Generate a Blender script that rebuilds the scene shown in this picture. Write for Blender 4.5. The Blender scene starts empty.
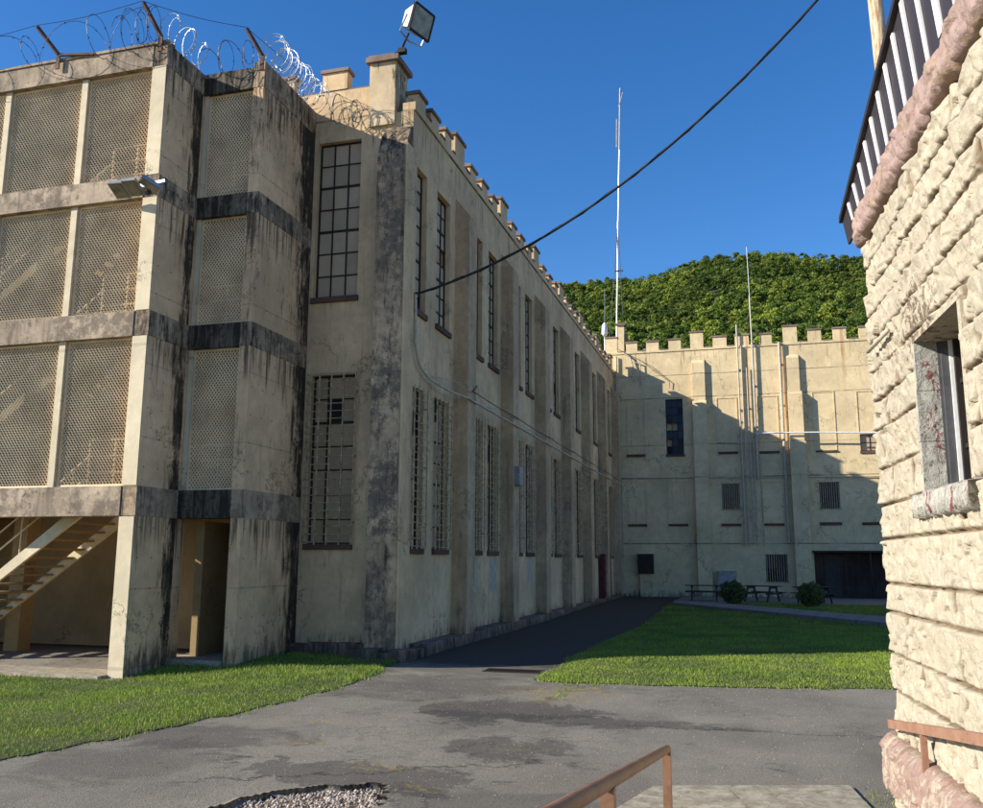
import bpy, math, random
import numpy as np
R=random.Random(7); rng=np.random.default_rng(7)
S=bpy.context.scene; COL=S.collection
rad=math.radians
def sm(t): t=min(1,max(0,t)); return t*t*(3-2*t)
def G(x,y):
    return (-.18*sm((-8-x)/4)*(1-sm((y-15.5)/2.5)) -.1*math.exp(-(((x+5)/3)**2+((y-18.2)/2)**2))
            +.07*sm((x+4.2)/.8)*sm((y-16.8)/1.5) +.12*sm((y-30)/15))
# ---------------------------------------------------------------- nodes
class NT:
    def __init__(s,name):
        s.m=bpy.data.materials.new(name); s.m.use_nodes=True; s.t=s.m.node_tree; s.n=s.t.nodes; s.n.clear()
        s.out=s.n.new('ShaderNodeOutputMaterial'); s.b=s.n.new('ShaderNodeBsdfPrincipled')
        s.t.links.new(s.b.outputs[0],s.out.inputs['Surface']); s.geo=s.n.new('ShaderNodeNewGeometry'); s.pos=s.geo.outputs['Position']
        s.xyz=None
    def put(s,inp,v):
        if v is None: return
        if hasattr(v,'is_output') or isinstance(v,bpy.types.NodeSocket): s.t.links.new(v,inp)
        else:
            if inp.type=='RGBA' and len(v)==3: v=(*v,1)
            inp.default_value=v
    def sep(s):
        if not s.xyz:
            q=s.n.new('ShaderNodeSeparateXYZ'); s.t.links.new(s.pos,q.inputs[0]); s.xyz=q.outputs
        return s.xyz
    def math(s,op,a,b=None,c=None,clamp=False):
        q=s.n.new('ShaderNodeMath'); q.operation=op; q.use_clamp=clamp
        for i,v in enumerate((a,b,c)): s.put(q.inputs[i],v) if v is not None else 0
        return q.outputs[0]
    def scale(s,sc,off=(0,0,0)):
        q=s.n.new('ShaderNodeMapping'); s.t.links.new(s.pos,q.inputs[0]); q.inputs['Scale'].default_value=sc; q.inputs['Location'].default_value=off
        return q.outputs[0]
    def noise(s,scale=1,detail=5,rough=.6,vec=None,dist=0):
        q=s.n.new('ShaderNodeTexNoise'); s.t.links.new(vec if vec is not None else s.pos,q.inputs['Vector'])
        q.inputs['Scale'].default_value=scale; q.inputs['Detail'].default_value=detail; q.inputs['Roughness'].default_value=rough; q.inputs['Distortion'].default_value=dist
        return q.outputs[0]
    def voro(s,scale,vec=None,feature='F1'):
        q=s.n.new('ShaderNodeTexVoronoi'); s.t.links.new(vec if vec is not None else s.pos,q.inputs['Vector']); q.inputs['Scale'].default_value=scale; q.feature=feature
        return q.outputs[0]
    def mr(s,v,a,b,c=0,d=1,smooth=True):
        q=s.n.new('ShaderNodeMapRange'); q.clamp=True
        if smooth: q.interpolation_type='SMOOTHSTEP'
        s.put(q.inputs[0],v)
        for i,k in enumerate((a,b,c,d)): q.inputs[i+1].default_value=k
        return q.outputs[0]
    def mix(s,f,a,b,mode='MIX'):
        q=s.n.new('ShaderNodeMix'); q.data_type='RGBA'; q.blend_type=mode
        s.put(q.inputs[0],f); s.put(q.inputs[6],a); s.put(q.inputs[7],b); return q.outputs[2]
    def bump(s,h,strength=.3,dist=.02):
        q=s.n.new('ShaderNodeBump'); q.inputs['Strength'].default_value=strength; q.inputs['Distance'].default_value=dist; s.put(q.inputs['Height'],h)
        s.t.links.new(q.outputs[0],s.b.inputs['Normal'])
    def fin(s,col,rough=.85,metal=0,spec=.3):
        s.put(s.b.inputs['Base Color'],col); s.put(s.b.inputs['Roughness'],rough); s.b.inputs['Metallic'].default_value=metal
        s.b.inputs['Specular IOR Level'].default_value=spec; return s.m
def plain(name,c,rough=.6,metal=0,var=.25,sc=6,bump=.1):
    t=NT(name); n=t.noise(sc,6); 
    col=t.mix(t.mr(n,.3,.7),tuple(k*(1-var) for k in c),tuple(min(1,k*(1+var)) for k in c))
    if bump: t.bump(t.noise(sc*8,3),bump,.01)
    return t.fin(col,rough,metal)
def wallmat(name,base,streak=.35,black=None,dirt_shade=True,lines=None,holes=False,moss_top=None,blot=.3,grey=None,rust=None,thr=.56,form=None,levels=None,lw=.17):
    t=NT(name); x,y,z=t.sep()
    n1=t.noise(.55,6,.65); n2=t.noise(3.5,6,.7); n3=t.noise(40,3,.6)
    lo=tuple(k*(1-blot) for k in base); hi=tuple(min(.9,k*(1+blot*.45)) for k in base)
    col=t.mix(t.mr(n1,.3,.7),lo,hi)
    col=t.mix(t.mr(n2,.35,.75,0,.35),col,tuple(k*.62 for k in base))
    # fine vertical weather streaks
    vs=t.scale((2.6,2.6,.22)); s1=t.noise(1.7,7,.68,vec=vs)
    col=t.mix(t.mr(s1,thr,.75,0,streak),col,(.07,.06,.045))
    if grey: 
        g1=t.math('ADD',t.math('MULTIPLY',t.noise(4.2,9,.8),.6),t.math('MULTIPLY',t.noise(1.2,4,.6,vec=t.scale((1,1,.6))),.4)); col=t.mix(t.mr(g1,.45,.56,0,grey),col,(.14,.11,.08)); col=t.mix(t.mr(t.noise(11,8,.8),.57,.66,0,grey*.8),col,(.04,.035,.028))
    col=t.mix(t.mr(t.noise(.8,7,.62,dist=.8),.55,.565,0,.22),col,tuple(k*.72 for k in base)); col=t.mix(t.mr(t.noise(1.5,7,.7,vec=t.scale((1,1,.8),(9,4,2))),.6,.61,0,.3),col,tuple(min(.9,k*1.15) for k in base))
    vd=t.n.new('ShaderNodeTexVoronoi'); vd.feature='DISTANCE_TO_EDGE'; vd.inputs['Scale'].default_value=.42; va=t.n.new('ShaderNodeVectorMath'); va.operation='ADD'; t.t.links.new(t.pos,va.inputs[0]); vc=t.n.new('ShaderNodeCombineXYZ'); [t.put(vc.inputs[i],t.math('MULTIPLY',t.noise(1.4+i*.3,7,.7),1.7)) for i in range(3)]; t.t.links.new(vc.outputs[0],va.inputs[1]); t.t.links.new(va.outputs[0],vd.inputs['Vector'])
    col=t.mix(t.math('MULTIPLY',t.mr(vd.outputs[0],0,.011,.85,0),t.mr(t.noise(.5,3),.5,.56)),col,(.05,.04,.03))
    if levels:
        mm=None
        for lv in levels:
            d=t.math('SUBTRACT',lv,z); q=t.math('MULTIPLY',t.mr(d,0,1.6,1,0),t.math('GREATER_THAN',d,-.02)); mm=q if mm is None else t.math('MAXIMUM',mm,q)
        dr=t.noise(1.6,7,.7,vec=t.scale((5.5,5.5,.28),(2,8,1))); col=t.mix(t.mr(t.math('ADD',dr,t.math('MULTIPLY',mm,lw)),.6,.78,0,.85),col,(.025,.021,.016))
    if black:
        m=black(t,x,y,z); s2=t.noise(2.1,8,.72,vec=t.scale((3.2,3.2,.5),(3,1,7)))
        v=t.math('ADD',t.math('ADD',t.math('MULTIPLY',s2,.75),t.math('MULTIPLY',t.noise(1.1,5,.65,vec=t.scale((1,1,.7),(5,2,3))),.35)),t.math('MULTIPLY',m,.2)); col=t.mix(t.mr(v,.62,.76,0,.92),col,(.02,.017,.013))
        pit=t.noise(5,8,.8,vec=t.scale((1,1,.6))); v2=t.math('ADD',pit,t.math('MULTIPLY',m,.14)); col=t.mix(t.mr(v2,.64,.68,0,.85),col,(.03,.027,.02))
    if lines:
        for lz,w in lines:
            d=t.math('ABSOLUTE',t.math('SUBTRACT',z,lz)); wob=t.mr(t.noise(1.1,4),.35,.6,.15,.75)
            col=t.mix(t.math('MULTIPLY',t.mr(d,w*.3,w,1,0),wob),col,(.06,.05,.035))
    if form:
        q=t.math('ABSOLUTE',t.math('SUBTRACT',t.math('FRACT',t.math('DIVIDE',z,form)),.5)); col=t.mix(t.mr(q,.485,.495,0,.25),col,(.08,.07,.05))
    if holes:
        fy=t.math('SUBTRACT',t.math('FRACT',t.math('DIVIDE',y,.46)),.5); fx=t.math('SUBTRACT',t.math('FRACT',t.math('DIVIDE',z,.62)),.5)
        dd=t.math('SQRT',t.math('ADD',t.math('POWER',t.math('MULTIPLY',fy,.46),2),t.math('POWER',t.math('MULTIPLY',fx,.62),2)))
        col=t.mix(t.mr(dd,.012,.022,.9,0),col,(.02,.018,.014))
    if rust:
        for rx,w,z0,z1 in rust:
            d=t.math('ABSOLUTE',t.math('SUBTRACT',t.math('ADD',x,t.math('MULTIPLY',t.math('SUBTRACT',t.noise(.7,3),.5),.25)),rx))
            f=t.math('MULTIPLY',t.mr(d,w*.2,w,.8,0),t.mr(z,z0,z1)); col=t.mix(t.math('MULTIPLY',f,.7),col,(.42,.19,.07))
    if dirt_shade:  # blotchy dirt and moss, with occlusion shade painted in toward the foot
        dn=t.math('ADD',t.mr(z,0.0,.75,.24,0),t.noise(2.4,8,.72,vec=t.scale((3,3,.7)))); col=t.mix(t.mr(dn,.56,.82,0,.85),col,(.045,.04,.028))
    t.bump(t.math('ADD',t.math('MULTIPLY',n3,.5),n2),.35,.02)
    return t.fin(col,.92)
M={}
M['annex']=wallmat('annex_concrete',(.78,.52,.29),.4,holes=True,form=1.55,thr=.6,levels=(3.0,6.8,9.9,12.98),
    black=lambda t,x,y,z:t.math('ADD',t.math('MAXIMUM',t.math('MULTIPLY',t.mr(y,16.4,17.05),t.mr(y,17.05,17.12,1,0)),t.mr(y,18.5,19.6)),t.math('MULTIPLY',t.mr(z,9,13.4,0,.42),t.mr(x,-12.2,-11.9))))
M['annex_front']=wallmat('annex_post_paint',(.70,.59,.40),.15,dirt_shade=False,blot=.15,form=3.3)
M['slab']=wallmat('stained_slab',(.50,.385,.27),.9,dirt_shade=False,blot=.45,grey=.85,thr=.47)
M['slab_side']=wallmat('black_slab',(.52,.38,.24),.9,dirt_shade=False,blot=.4,grey=.75,thr=.45,black=lambda t,x,y,z:t.math('ADD',.2,t.math('MULTIPLY',t.mr(z,4,6,0,1),.32)))
M['slab_recess']=wallmat('black_recess_slab',(.2,.17,.12),.9,dirt_shade=False,blot=.4,grey=.9,thr=.4,black=lambda t,x,y,z:.75)
M['inner']=wallmat('inner_wall',(.36,.25,.12),.3,dirt_shade=False)
M['plaster']=wallmat('cream_plaster',(.72,.51,.285),.5,lines=[(13.35,.04)],thr=.53,blot=.28,levels=(13.3,),lw=.1)
M['pilaster']=wallmat('pilaster_plaster',(.61,.43,.25),.55,thr=.5,blot=.25,grey=.25)
M['butt']=wallmat('buttress_concrete',(.66,.46,.27),.75,grey=.9,thr=.48,blot=.5,black=lambda t,x,y,z:t.math('ADD',.25,t.mr(z,10.5,12.5,0,.5)))
M['tower']=wallmat('tower_concrete',(.68,.52,.32),.4,dirt_shade=False,black=lambda t,x,y,z:t.math('ADD',t.mr(x,-8.35,-8.26,0,.35),t.mr(z,13.4,14.8,0,.12)))
M['back']=wallmat('back_wall_plaster',(.74,.575,.33),.34,levels=(14.5,),lw=.08,lines=[(11.72,.04),(13.1,.035),(6.95,.05),(8.9,.03),(3.15,.05)],rust=[(5.35,.14,10.5,14.5),(.12,.1,6.5,12),(2.05,.1,7,12)],thr=.58,blot=.2)
M['cap']=wallmat('merlon_cap',(.26,.19,.15),.7,dirt_shade=False,blot=.45)
M['found']=wallmat('rough_foundation',(.36,.22,.17),.6,grey=.45,blot=.5)
M['sill']=wallmat('sill_brick',(.13,.075,.055),.5,dirt_shade=False,blot=.4)
M['metal_dark']=plain('dark_steel',(.035,.028,.024),.55,.3)
M['rust']=plain('rusty_steel',(.11,.06,.04),.8,.1,.4)
M['grille']=plain('grille_paint',(.44,.33,.20),.6,.1,.4,9)
M['screen']=plain('screen_paint',(.72,.56,.34),.5,.1,.22,1.2,0)
M['galv']=plain('galvanised_wire',(.5,.5,.5),.5,.5,.2)
M['wire_dark']=plain('weathered_wire',(.10,.095,.09),.5,.5,.3)
M['cable']=plain('black_cable',(.02,.02,.02),.6,0,.3)
M['conduit']=plain('painted_conduit',(.45,.4,.31),.5,0,.2)
M['white']=plain('white_paint',(.72,.71,.68),.5,0,.1)
M['grey']=plain('grey_paint',(.28,.28,.28),.45,.2,.2)
M['framegrey']=plain('dark_grey_frame',(.09,.09,.095),.5,.1,.2)
M['greymetal']=plain('grey_lamp_metal',(.38,.37,.35),.4,.6,.15)
M['reflector']=plain('lamp_reflector',(.20,.19,.14),.35,.25,.35,5,0)
M['reddoor']=plain('red_painted_wood',(.10,.02,.025),.7,0,.3)
M['brown']=wallmat('garage_planks',(.06,.04,.032),.6,dirt_shade=True,blot=.5)
M['dark']=plain('dark_interior',(.012,.011,.01),.9,0,.3)
M['tablewood']=plain('table_wood',(.05,.042,.035),.85,0,.3,14)
M['panel']=plain('charcoal_sheet',(.04,.034,.04),.5,.1,.08,2,0)
M['rib']=plain('sunlit_white_rib',(.74,.73,.72),.5,0,.06,3,0)  # sun catching the rib faces is put into this white
M['trim']=plain('brown_trim',(.03,.024,.022),.5,.1,.2)
M['rail']=None
t=NT('rusty_rail_paint'); n=t.noise(5,8,.7); n2=t.noise(28,6,.7)
c=t.mix(t.mr(n,.35,.65),(.17,.08,.04),(.24,.125,.07)); c=t.mix(t.mr(n2,.55,.68,0,.8),c,(.12,.045,.022)); t.bump(n2,.4,.004); M['rail']=t.fin(c,.5,0,.5)
t=NT('wall_rail_paint'); n=t.noise(9,7,.7); c=t.mix(t.mr(n,.35,.65),(.26,.135,.085),(.32,.18,.12)); c=t.mix(t.mr(t.noise(30,6),.58,.68,0,.7),c,(.14,.06,.03)); M['rail2']=t.fin(c,.6)
# wood pole
t=NT('pole_wood'); n=t.noise(4,8,.7,vec=t.scale((9,9,.5))); c=t.mix(t.mr(n,.4,.62),(.62,.52,.36),(.30,.15,.06)); t.bump(n,.5,.02); M['pole']=t.fin(c,.8)
# glass (dirty opaque panes)
def glass(name,a,b,dark,p,rough=.25):
    t=NT(name); rp=t.geo.outputs['Random Per Island']
    c=t.mix(t.noise(2.2,6,.7),a,b); c=t.mix(t.mr(rp,0,1,0,.35,False),c,tuple(k*.45 for k in a)); c=t.mix(t.math('LESS_THAN',t.math('FRACT',t.math('MULTIPLY',rp,7.31)),p),c,dark)
    t.put(t.b.inputs['Roughness'],rough); return t.fin(c,rough,0,.12)
M['glass']=glass('dirty_panes',(.42,.32,.21),(.64,.50,.34),(.05,.045,.04),.06,.7)
M['glass2']=glass('dusty_lower_panes',(.42,.31,.18),(.56,.42,.26),(.03,.025,.02),.12,.6)
M['glass3']=glass('dark_blue_panes',(.02,.025,.04),(.05,.06,.09),(.008,.008,.01),.3,.12)
# stone
def stonemat(name,base,worn,amt,extra=None):
    t=NT(name); x,y,z=t.sep()
    n=t.noise(1.3,6,.65); n2=t.noise(9,8,.75); n3=t.noise(45,5,.7)
    c=t.mix(t.mr(n,.3,.7),tuple(k*.9 for k in base),tuple(min(.9,k*1.06) for k in base))
    c=t.mix(t.mr(t.noise(3.1,8,.78,dist=.6),.62-.1*amt,.72-.08*amt,0,.8),c,worn)
    c=t.mix(t.mr(n2,.56,.74,0,.5),c,tuple(k*.7 for k in base))
    c=t.mix(t.mr(t.noise(17,6,.8),.63,.7,0,.75),c,tuple(k*.35 for k in worn))
    if extra: c=extra(t,c,x,y,z)
    at=t.n.new('ShaderNodeAttribute'); at.attribute_name='joint'; c=t.mix(t.math('MULTIPLY',at.outputs['Fac'],t.mr(t.noise(2.4,5),.3,.55,.6,1)),c,(.13,.075,.03))
    wv=t.noise(6,6,.7); vv=t.n.new('ShaderNodeTexVoronoi'); vv.feature='F1'; vv.inputs['Scale'].default_value=11; ad=t.n.new('ShaderNodeVectorMath'); ad.operation='ADD'; t.t.links.new(t.pos,ad.inputs[0]); cb=t.n.new('ShaderNodeCombineXYZ'); [t.put(cb.inputs[i],t.math('MULTIPLY',wv,.25)) for i in range(3)]; t.t.links.new(cb.outputs[0],ad.inputs[1]); t.t.links.new(ad.outputs[0],vv.inputs['Vector'])
    c=t.mix(t.mr(t.noise(30,7,.8),.6,.66,0,.55),c,tuple(k*.42 for k in base)); c=t.mix(t.mr(vv.outputs[0],.42,.62,0,.3),c,tuple(k*.6 for k in base))
    t.bump(t.math('ADD',t.math('ADD',t.math('MULTIPLY',n3,.5),n2),t.math('MULTIPLY',vv.outputs[0],.8)),.7,.022); return t.fin(c,.9)
def spots(t,c,x,y,z):
    d=t.math('SQRT',t.math('ADD',t.math('POWER',t.math('SUBTRACT',y,6.75),2),t.math('POWER',t.math('MULTIPLY',t.math('SUBTRACT',z,3.83),1.8),2)))
    v=t.math('ADD',t.noise(14,7,.75),t.mr(d,.1,.9,.16,0)); return t.mix(t.mr(v,.63,.68,0,.85),c,(.10,.055,.03))
M['stone']=stonemat('cream_rock_face',(.465,.405,.30),(.36,.27,.15),.15,spots)
def pk(t,c,x,y,z): return t.mix(t.mr(t.noise(4.5,8,.75,dist=1),.5,.54,0,.9),c,(.45,.39,.29))
M['pink']=stonemat('pink_worn_stone',(.37,.26,.225),(.34,.25,.12),1.1)
M['pink2']=stonemat('pink_worn_stone_low',(.33,.22,.18),(.30,.15,.08),.8,pk)
def pl(t,c,x,y,z):
    c=t.mix(t.mr(t.noise(9,8,.8),.5,.56),c,(.45,.45,.37)); c=t.mix(t.mr(t.noise(22,7,.8),.56,.6,0,.8),c,(.12,.11,.08)); return t.mix(t.mr(t.noise(6,7,.8,vec=t.scale((1,2.2,.6))),.55,.58),c,(.20,.05,.055))
M['peel']=stonemat('peeling_jamb',(.42,.40,.34),(.22,.2,.16),.7,pl)
# asphalt
t=NT('worn_asphalt'); x,y,z=t.sep()
n=t.noise(.35,6,.6); f=t.noise(70,3,.7); f2=t.voro(62)
c=t.mix(t.mr(n,.35,.65),(.235,.205,.16),(.335,.295,.23))
c=t.mix(t.mr(f,.35,.65,0,.6),c,(.05,.047,.04)); c=t.mix(t.mr(t.noise(24,5,.75),.52,.66,0,.5),c,(.06,.055,.047))
c=t.mix(t.mr(f2,.12,.3,.6,0),c,(.50,.46,.39))
# seal-coat patches (their own outlines)
def blob(cx,cy,rx,ry,soft=.5):
    dx=t.math('DIVIDE',t.math('SUBTRACT',x,cx),rx); dy=t.math('DIVIDE',t.math('SUBTRACT',y,cy),ry)
    d=t.math('SQRT',t.math('ADD',t.math('POWER',dx,2),t.math('POWER',dy,2)))
    d=t.math('ADD',d,t.math('MULTIPLY',t.math('SUBTRACT',t.noise(1.1,8,.72,dist=.6),.5),4.2)); return t.mr(d,1-soft*.5,1+soft*.5,1,0)
alley_seal_shade=t.math('MULTIPLY',t.mr(t.math('ADD',y,t.math('MULTIPLY',t.noise(.8,5),1.5)),19.4,20.4),t.mr(x,-3.2,-3.5))
c=t.mix(t.math('MULTIPLY',alley_seal_shade,.93),c,(.055,.042,.03))  # darker alley asphalt, with the alley's deep shade put into its colour
for bx,by,rx,ry,a,sf in [(-3.6,13.2,1.15,1.0,.5,.3),(-2.3,12.6,2.0,.35,.5,.35),(-2.75,10.55,.8,.6,.5,.3),(-4.1,8.9,1.5,.45,.5,.2),(-5.6,15.5,1.6,1.9,.3,.5),(-6.7,10.2,1.5,.7,.4,.6),(-1.7,8.1,1.6,.6,.35,.5),(-5.6,18.5,2.2,1.1,.35,.5),(-6.6,8.8,1.0,1.0,.3,.6),(-3.2,16,1.2,.6,.3,.5)]:
    c=t.mix(t.math('MULTIPLY',blob(bx,by,rx,ry,sf),a),c,(.028,.027,.025))
# cracks
def crack(v,w): return t.mr(t.math('ABSOLUTE',v),0,w,1,0)
l1=t.math('SUBTRACT',t.math('ADD',y,t.math('MULTIPLY',t.noise(1.2,6,.7),1.1)),t.math('ADD',13.1,t.math('MULTIPLY',x,.05)))
c=t.mix(t.math('MULTIPLY',crack(l1,.035),t.mr(x,-3.5,-2.5,0,.8)),c,(.02,.02,.018))
l2=t.math('SUBTRACT',t.math('ADD',y,t.math('MULTIPLY',t.noise(1.4,9,.78),1.6)),t.math('ADD',12.2,t.math('MULTIPLY',x,.6)))
c=t.mix(t.math('MULTIPLY',crack(l2,.055),t.math('MULTIPLY',t.mr(x,-6,-5,0,1),t.mr(x,-2.6,-2.0,.85,0))),c,(.015,.015,.013))
# moss and straw debris
for bx,by,rx,ry,a in [(-3.1,15.3,.8,1.1,.9),(-3.85,9.3,.4,.16,.6),(-2.75,10.6,.35,.25,.35),(-5.4,10.2,.5,.12,.8),(-5.6,11.6,.35,.12,.8),(-3.2,8.55,.3,.1,.5)]:
    c=t.mix(t.math('MULTIPLY',t.math('MULTIPLY',blob(bx,by,rx,ry,.3),t.mr(t.noise(9,7,.75),.5,.58)),a),c,(.34,.25,.07))
ce=t.n.new('ShaderNodeTexVoronoi'); ce.feature='DISTANCE_TO_EDGE'; ce.inputs['Scale'].default_value=2.6; ca_=t.n.new('ShaderNodeVectorMath'); ca_.operation='ADD'; t.t.links.new(t.pos,ca_.inputs[0]); cc_=t.n.new('ShaderNodeCombineXYZ'); [t.put(cc_.inputs[i],t.math('MULTIPLY',t.noise(3+i,7,.75),.8)) for i in range(2)]; t.t.links.new(cc_.outputs[0],ca_.inputs[1]); t.t.links.new(ca_.outputs[0],ce.inputs['Vector'])
c=t.mix(t.math('MULTIPLY',t.mr(ce.outputs[0],0,.03,.8,0),t.math('MAXIMUM',t.mr(t.noise(.45,4),.54,.6),t.math('MULTIPLY',blob(-3.4,11.5,2.2,2.2,.5),.8))),c,(.03,.028,.024))
sg=t.mr(t.noise(1.1,5,.6,vec=t.scale((1,.25,1))),.45,.7,0,.22); c=t.mix(sg,c,(.06,.057,.05))
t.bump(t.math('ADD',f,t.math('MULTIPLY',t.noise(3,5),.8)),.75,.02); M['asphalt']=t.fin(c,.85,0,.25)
t=NT('soil'); c=t.mix(t.noise(3,6),(.045,.05,.018),(.07,.085,.025)); c=t.mix(t.mr(t.noise(.9,5),.55,.7,0,.5),c,(.12,.10,.045)); M['soil']=t.fin(c,.95)
def grassmat(name):
    t=NT(name); at=t.n.new('ShaderNodeAttribute'); at.attribute_name='rnd'
    c=t.mix(at.outputs['Fac'],(.10,.20,.014),(.36,.43,.055)); c=t.mix(t.mr(t.noise(.7,6,.65),.45,.62,0,.8),c,(.17,.22,.05)); c=t.mix(t.mr(t.noise(1.6,6,.75,vec=t.scale((1,1,1),(3,7,0))),.56,.66,0,.75),c,(.30,.27,.10)); c=t.mix(t.mr(t.noise(.35,4,.6),.5,.6,0,.35),c,(.05,.13,.01)); c=t.mix(t.math('GREATER_THAN',at.outputs['Fac'],.965),c,(.34,.29,.13))
    t.b.inputs['Transmission Weight'].default_value=0; M_=t.fin(c,.6,0,.35)
    tr=t.n.new('ShaderNodeBsdfTranslucent'); mx=t.n.new('ShaderNodeMixShader'); mx.inputs[0].default_value=.25; t.t.links.new(c,tr.inputs[0])
    t.t.links.new(t.b.outputs[0],mx.inputs[1]); t.t.links.new(tr.outputs[0],mx.inputs[2]); t.t.links.new(mx.outputs[0],t.out.inputs[0]); return M_
M['grass']=grassmat('grass_blades')
def leafmat(name,a,b,tr_=.3,sc=.06):
    t=NT(name); at=t.n.new('ShaderNodeAttribute'); at.attribute_name='rnd'
    c=t.mix(at.outputs['Fac'],a,b); c=t.mix(t.mr(t.noise(sc,3),.42,.62,0,.55),c,tuple(k*.55 for k in a)); m_=t.fin(c,.6,0,.25)
    tr=t.n.new('ShaderNodeBsdfTranslucent'); mx=t.n.new('ShaderNodeMixShader'); mx.inputs[0].default_value=tr_; t.t.links.new(c,tr.inputs[0])
    t.t.links.new(t.b.outputs[0],mx.inputs[1]); t.t.links.new(tr.outputs[0],mx.inputs[2]); t.t.links.new(mx.outputs[0],t.out.inputs[0]); return m_
M['forest']=leafmat('forest_leaves',(.055,.105,.014),(.29,.345,.045),.35,.015)
M['bush']=leafmat('bush_leaves',(.08,.11,.035),(.17,.21,.07),.25,3)
M['bark']=plain('bark',(.10,.075,.05),.9,0,.3)
t=NT('pad_concrete'); n=t.noise(6,7,.7); f=t.voro(60); c=t.mix(t.mr(n,.35,.65),(.24,.20,.14),(.42,.37,.27)); c=t.mix(t.mr(t.noise(14,7,.8),.52,.62,0,.6),c,(.12,.10,.07)); c=t.mix(t.mr(f,.1,.3,.5,0),c,(.16,.14,.11))
v=t.voro(1.1,feature='DISTANCE_TO_EDGE',vec=t.scale((1.6,.5,1))); c=t.mix(t.math('MULTIPLY',t.mr(v,0,.012,.7,0),t.mr(t.noise(2.5,4),.52,.6)),c,(.06,.05,.035)); t.bump(t.noise(60,4),.5,.01); M['pad']=t.fin(c,.9)
t=NT('old_walk'); n=t.noise(2,7,.7); c=t.mix(n,(.13,.12,.11),(.25,.23,.2)); t.bump(t.noise(30,4),.5,.01); M['walk']=t.fin(c,.9)
t=NT('gravel_stones'); rp=t.geo.outputs['Random Per Island']; c=t.mix(rp,(.22,.17,.13),(.52,.45,.38)); M['gravel']=t.fin(c,.85)
t=NT('gravel_bed'); c=t.mix(t.noise(20,6),(.10,.065,.04),(.22,.16,.11)); M['gbed']=t.fin(c,.95)
# ---------------------------------------------------------------- mesh helpers
class MB:
    def __init__(s): s.v=[]; s.f=[]
    def box(s,a,b):
        x0,y0,z0=[min(p,q) for p,q in zip(a,b)]; x1,y1,z1=[max(p,q) for p,q in zip(a,b)]; n=len(s.v)
        s.v+=[(x0,y0,z0),(x1,y0,z0),(x1,y1,z0),(x0,y1,z0),(x0,y0,z1),(x1,y0,z1),(x1,y1,z1),(x0,y1,z1)]
        s.f+=[tuple(n+i for i in q) for q in((3,2,1,0),(4,5,6,7),(0,1,5,4),(1,2,6,5),(2,3,7,6),(3,0,4,7))]; return s
    def quad(s,*p): n=len(s.v); s.v+=[tuple(q) for q in p]; s.f.append(tuple(range(n,n+len(p)))); return s
    def hexa(s,b,t):
        n=len(s.v); s.v+=[tuple(q) for q in b]+[tuple(q) for q in t]
        s.f+=[tuple(n+i for i in q) for q in((3,2,1,0),(4,5,6,7),(0,1,5,4),(1,2,6,5),(2,3,7,6),(3,0,4,7))]; return s
    def prism(s,poly,ax,a,b):   # poly in the two other axes
        k=len(poly); n=len(s.v)
        for c in(a,b):
            for p in poly:
                q=list(p); q.insert(ax,c); s.v.append(tuple(q))
        s.f.append(tuple(range(n,n+k))); s.f.append(tuple(range(n+2*k-1,n+k-1,-1)))
        for i in range(k): j=(i+1)%k; s.f.append((n+i,n+k+i,n+k+j,n+j))
        return s
    def bar(s,a,b,w,h=None):
        a=np.array(a,float);b=np.array(b,float); d=b-a; L=np.linalg.norm(d)
        if L<1e-6: return s
        d/=L; up=np.array((0,0,1.)) if abs(d[2])<.95 else np.array((0,1.,0)); r=np.cross(d,up); r/=np.linalg.norm(r); u=np.cross(r,d); h=h or w
        A=[a+r*w/2*i+u*h/2*j for i,j in((-1,-1),(1,-1),(1,1),(-1,1))]; B=[p+d*L for p in A]; return s.hexa(A,B)
    def tube(s,pts,r,k=6,close=True):
        P=np.array(pts,float); n=len(P)
        if n<2: return s
        T=np.gradient(P,axis=0); T/=np.linalg.norm(T,axis=1)[:,None]+1e-9
        ref=np.array((0,0,1.)) if abs(T[0][2])<.9 else np.array((1.,0,0)); base=len(s.v)
        rr=np.broadcast_to(r,(n,))
        nrm=np.cross(T[0],ref); nrm/=np.linalg.norm(nrm)
        for i in range(n):
            nrm=nrm-T[i]*(nrm@T[i]); nrm/=np.linalg.norm(nrm)+1e-9; bn=np.cross(T[i],nrm)
            for j in range(k):
                a=2*math.pi*j/k; s.v.append(tuple(P[i]+rr[i]*(math.cos(a)*nrm+math.sin(a)*bn)))
        for i in range(n-1):
            for j in range(k):
                a=base+i*k+j; b=base+i*k+(j+1)%k; s.f.append((a,b,b+k,a+k))
        if close: s.f.append(tuple(base+j for j in range(k-1,-1,-1))); s.f.append(tuple(base+(n-1)*k+j for j in range(k)))
        return s
    def make(s,name,mat,parent=None,smooth=False,loc=None):
        L=np.array(loc if loc is not None else (0,0,0),float); PW=wloc(parent)
        V=[tuple(np.array(v)-PW-L) for v in s.v] if (parent or loc is not None) else s.v
        me=bpy.data.meshes.new(name); me.from_pydata(V,[],s.f); me.update()
        if smooth: me.polygons.foreach_set('use_smooth',[True]*len(me.polygons))
        o=bpy.data.objects.new(name,me); COL.objects.link(o); me.materials.append(M[mat] if isinstance(mat,str) else mat)
        o.location=L
        if parent: o.parent=parent
        return o
def wloc(o):
    p=np.zeros(3)
    while o: p+=np.array(o.location); o=o.parent
    return p
def thing(name,loc,label,cat,group=None):
    o=bpy.data.objects.new(name,None); COL.objects.link(o); o.location=loc; o.empty_display_size=.3; return tag(o,label,cat,group)
def tag(o,label,cat,group=None):
    o['label']=label; o['category']=cat
    if group: o['group']=group
    return o
def struct(o): o['kind']='structure'; return o
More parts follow.
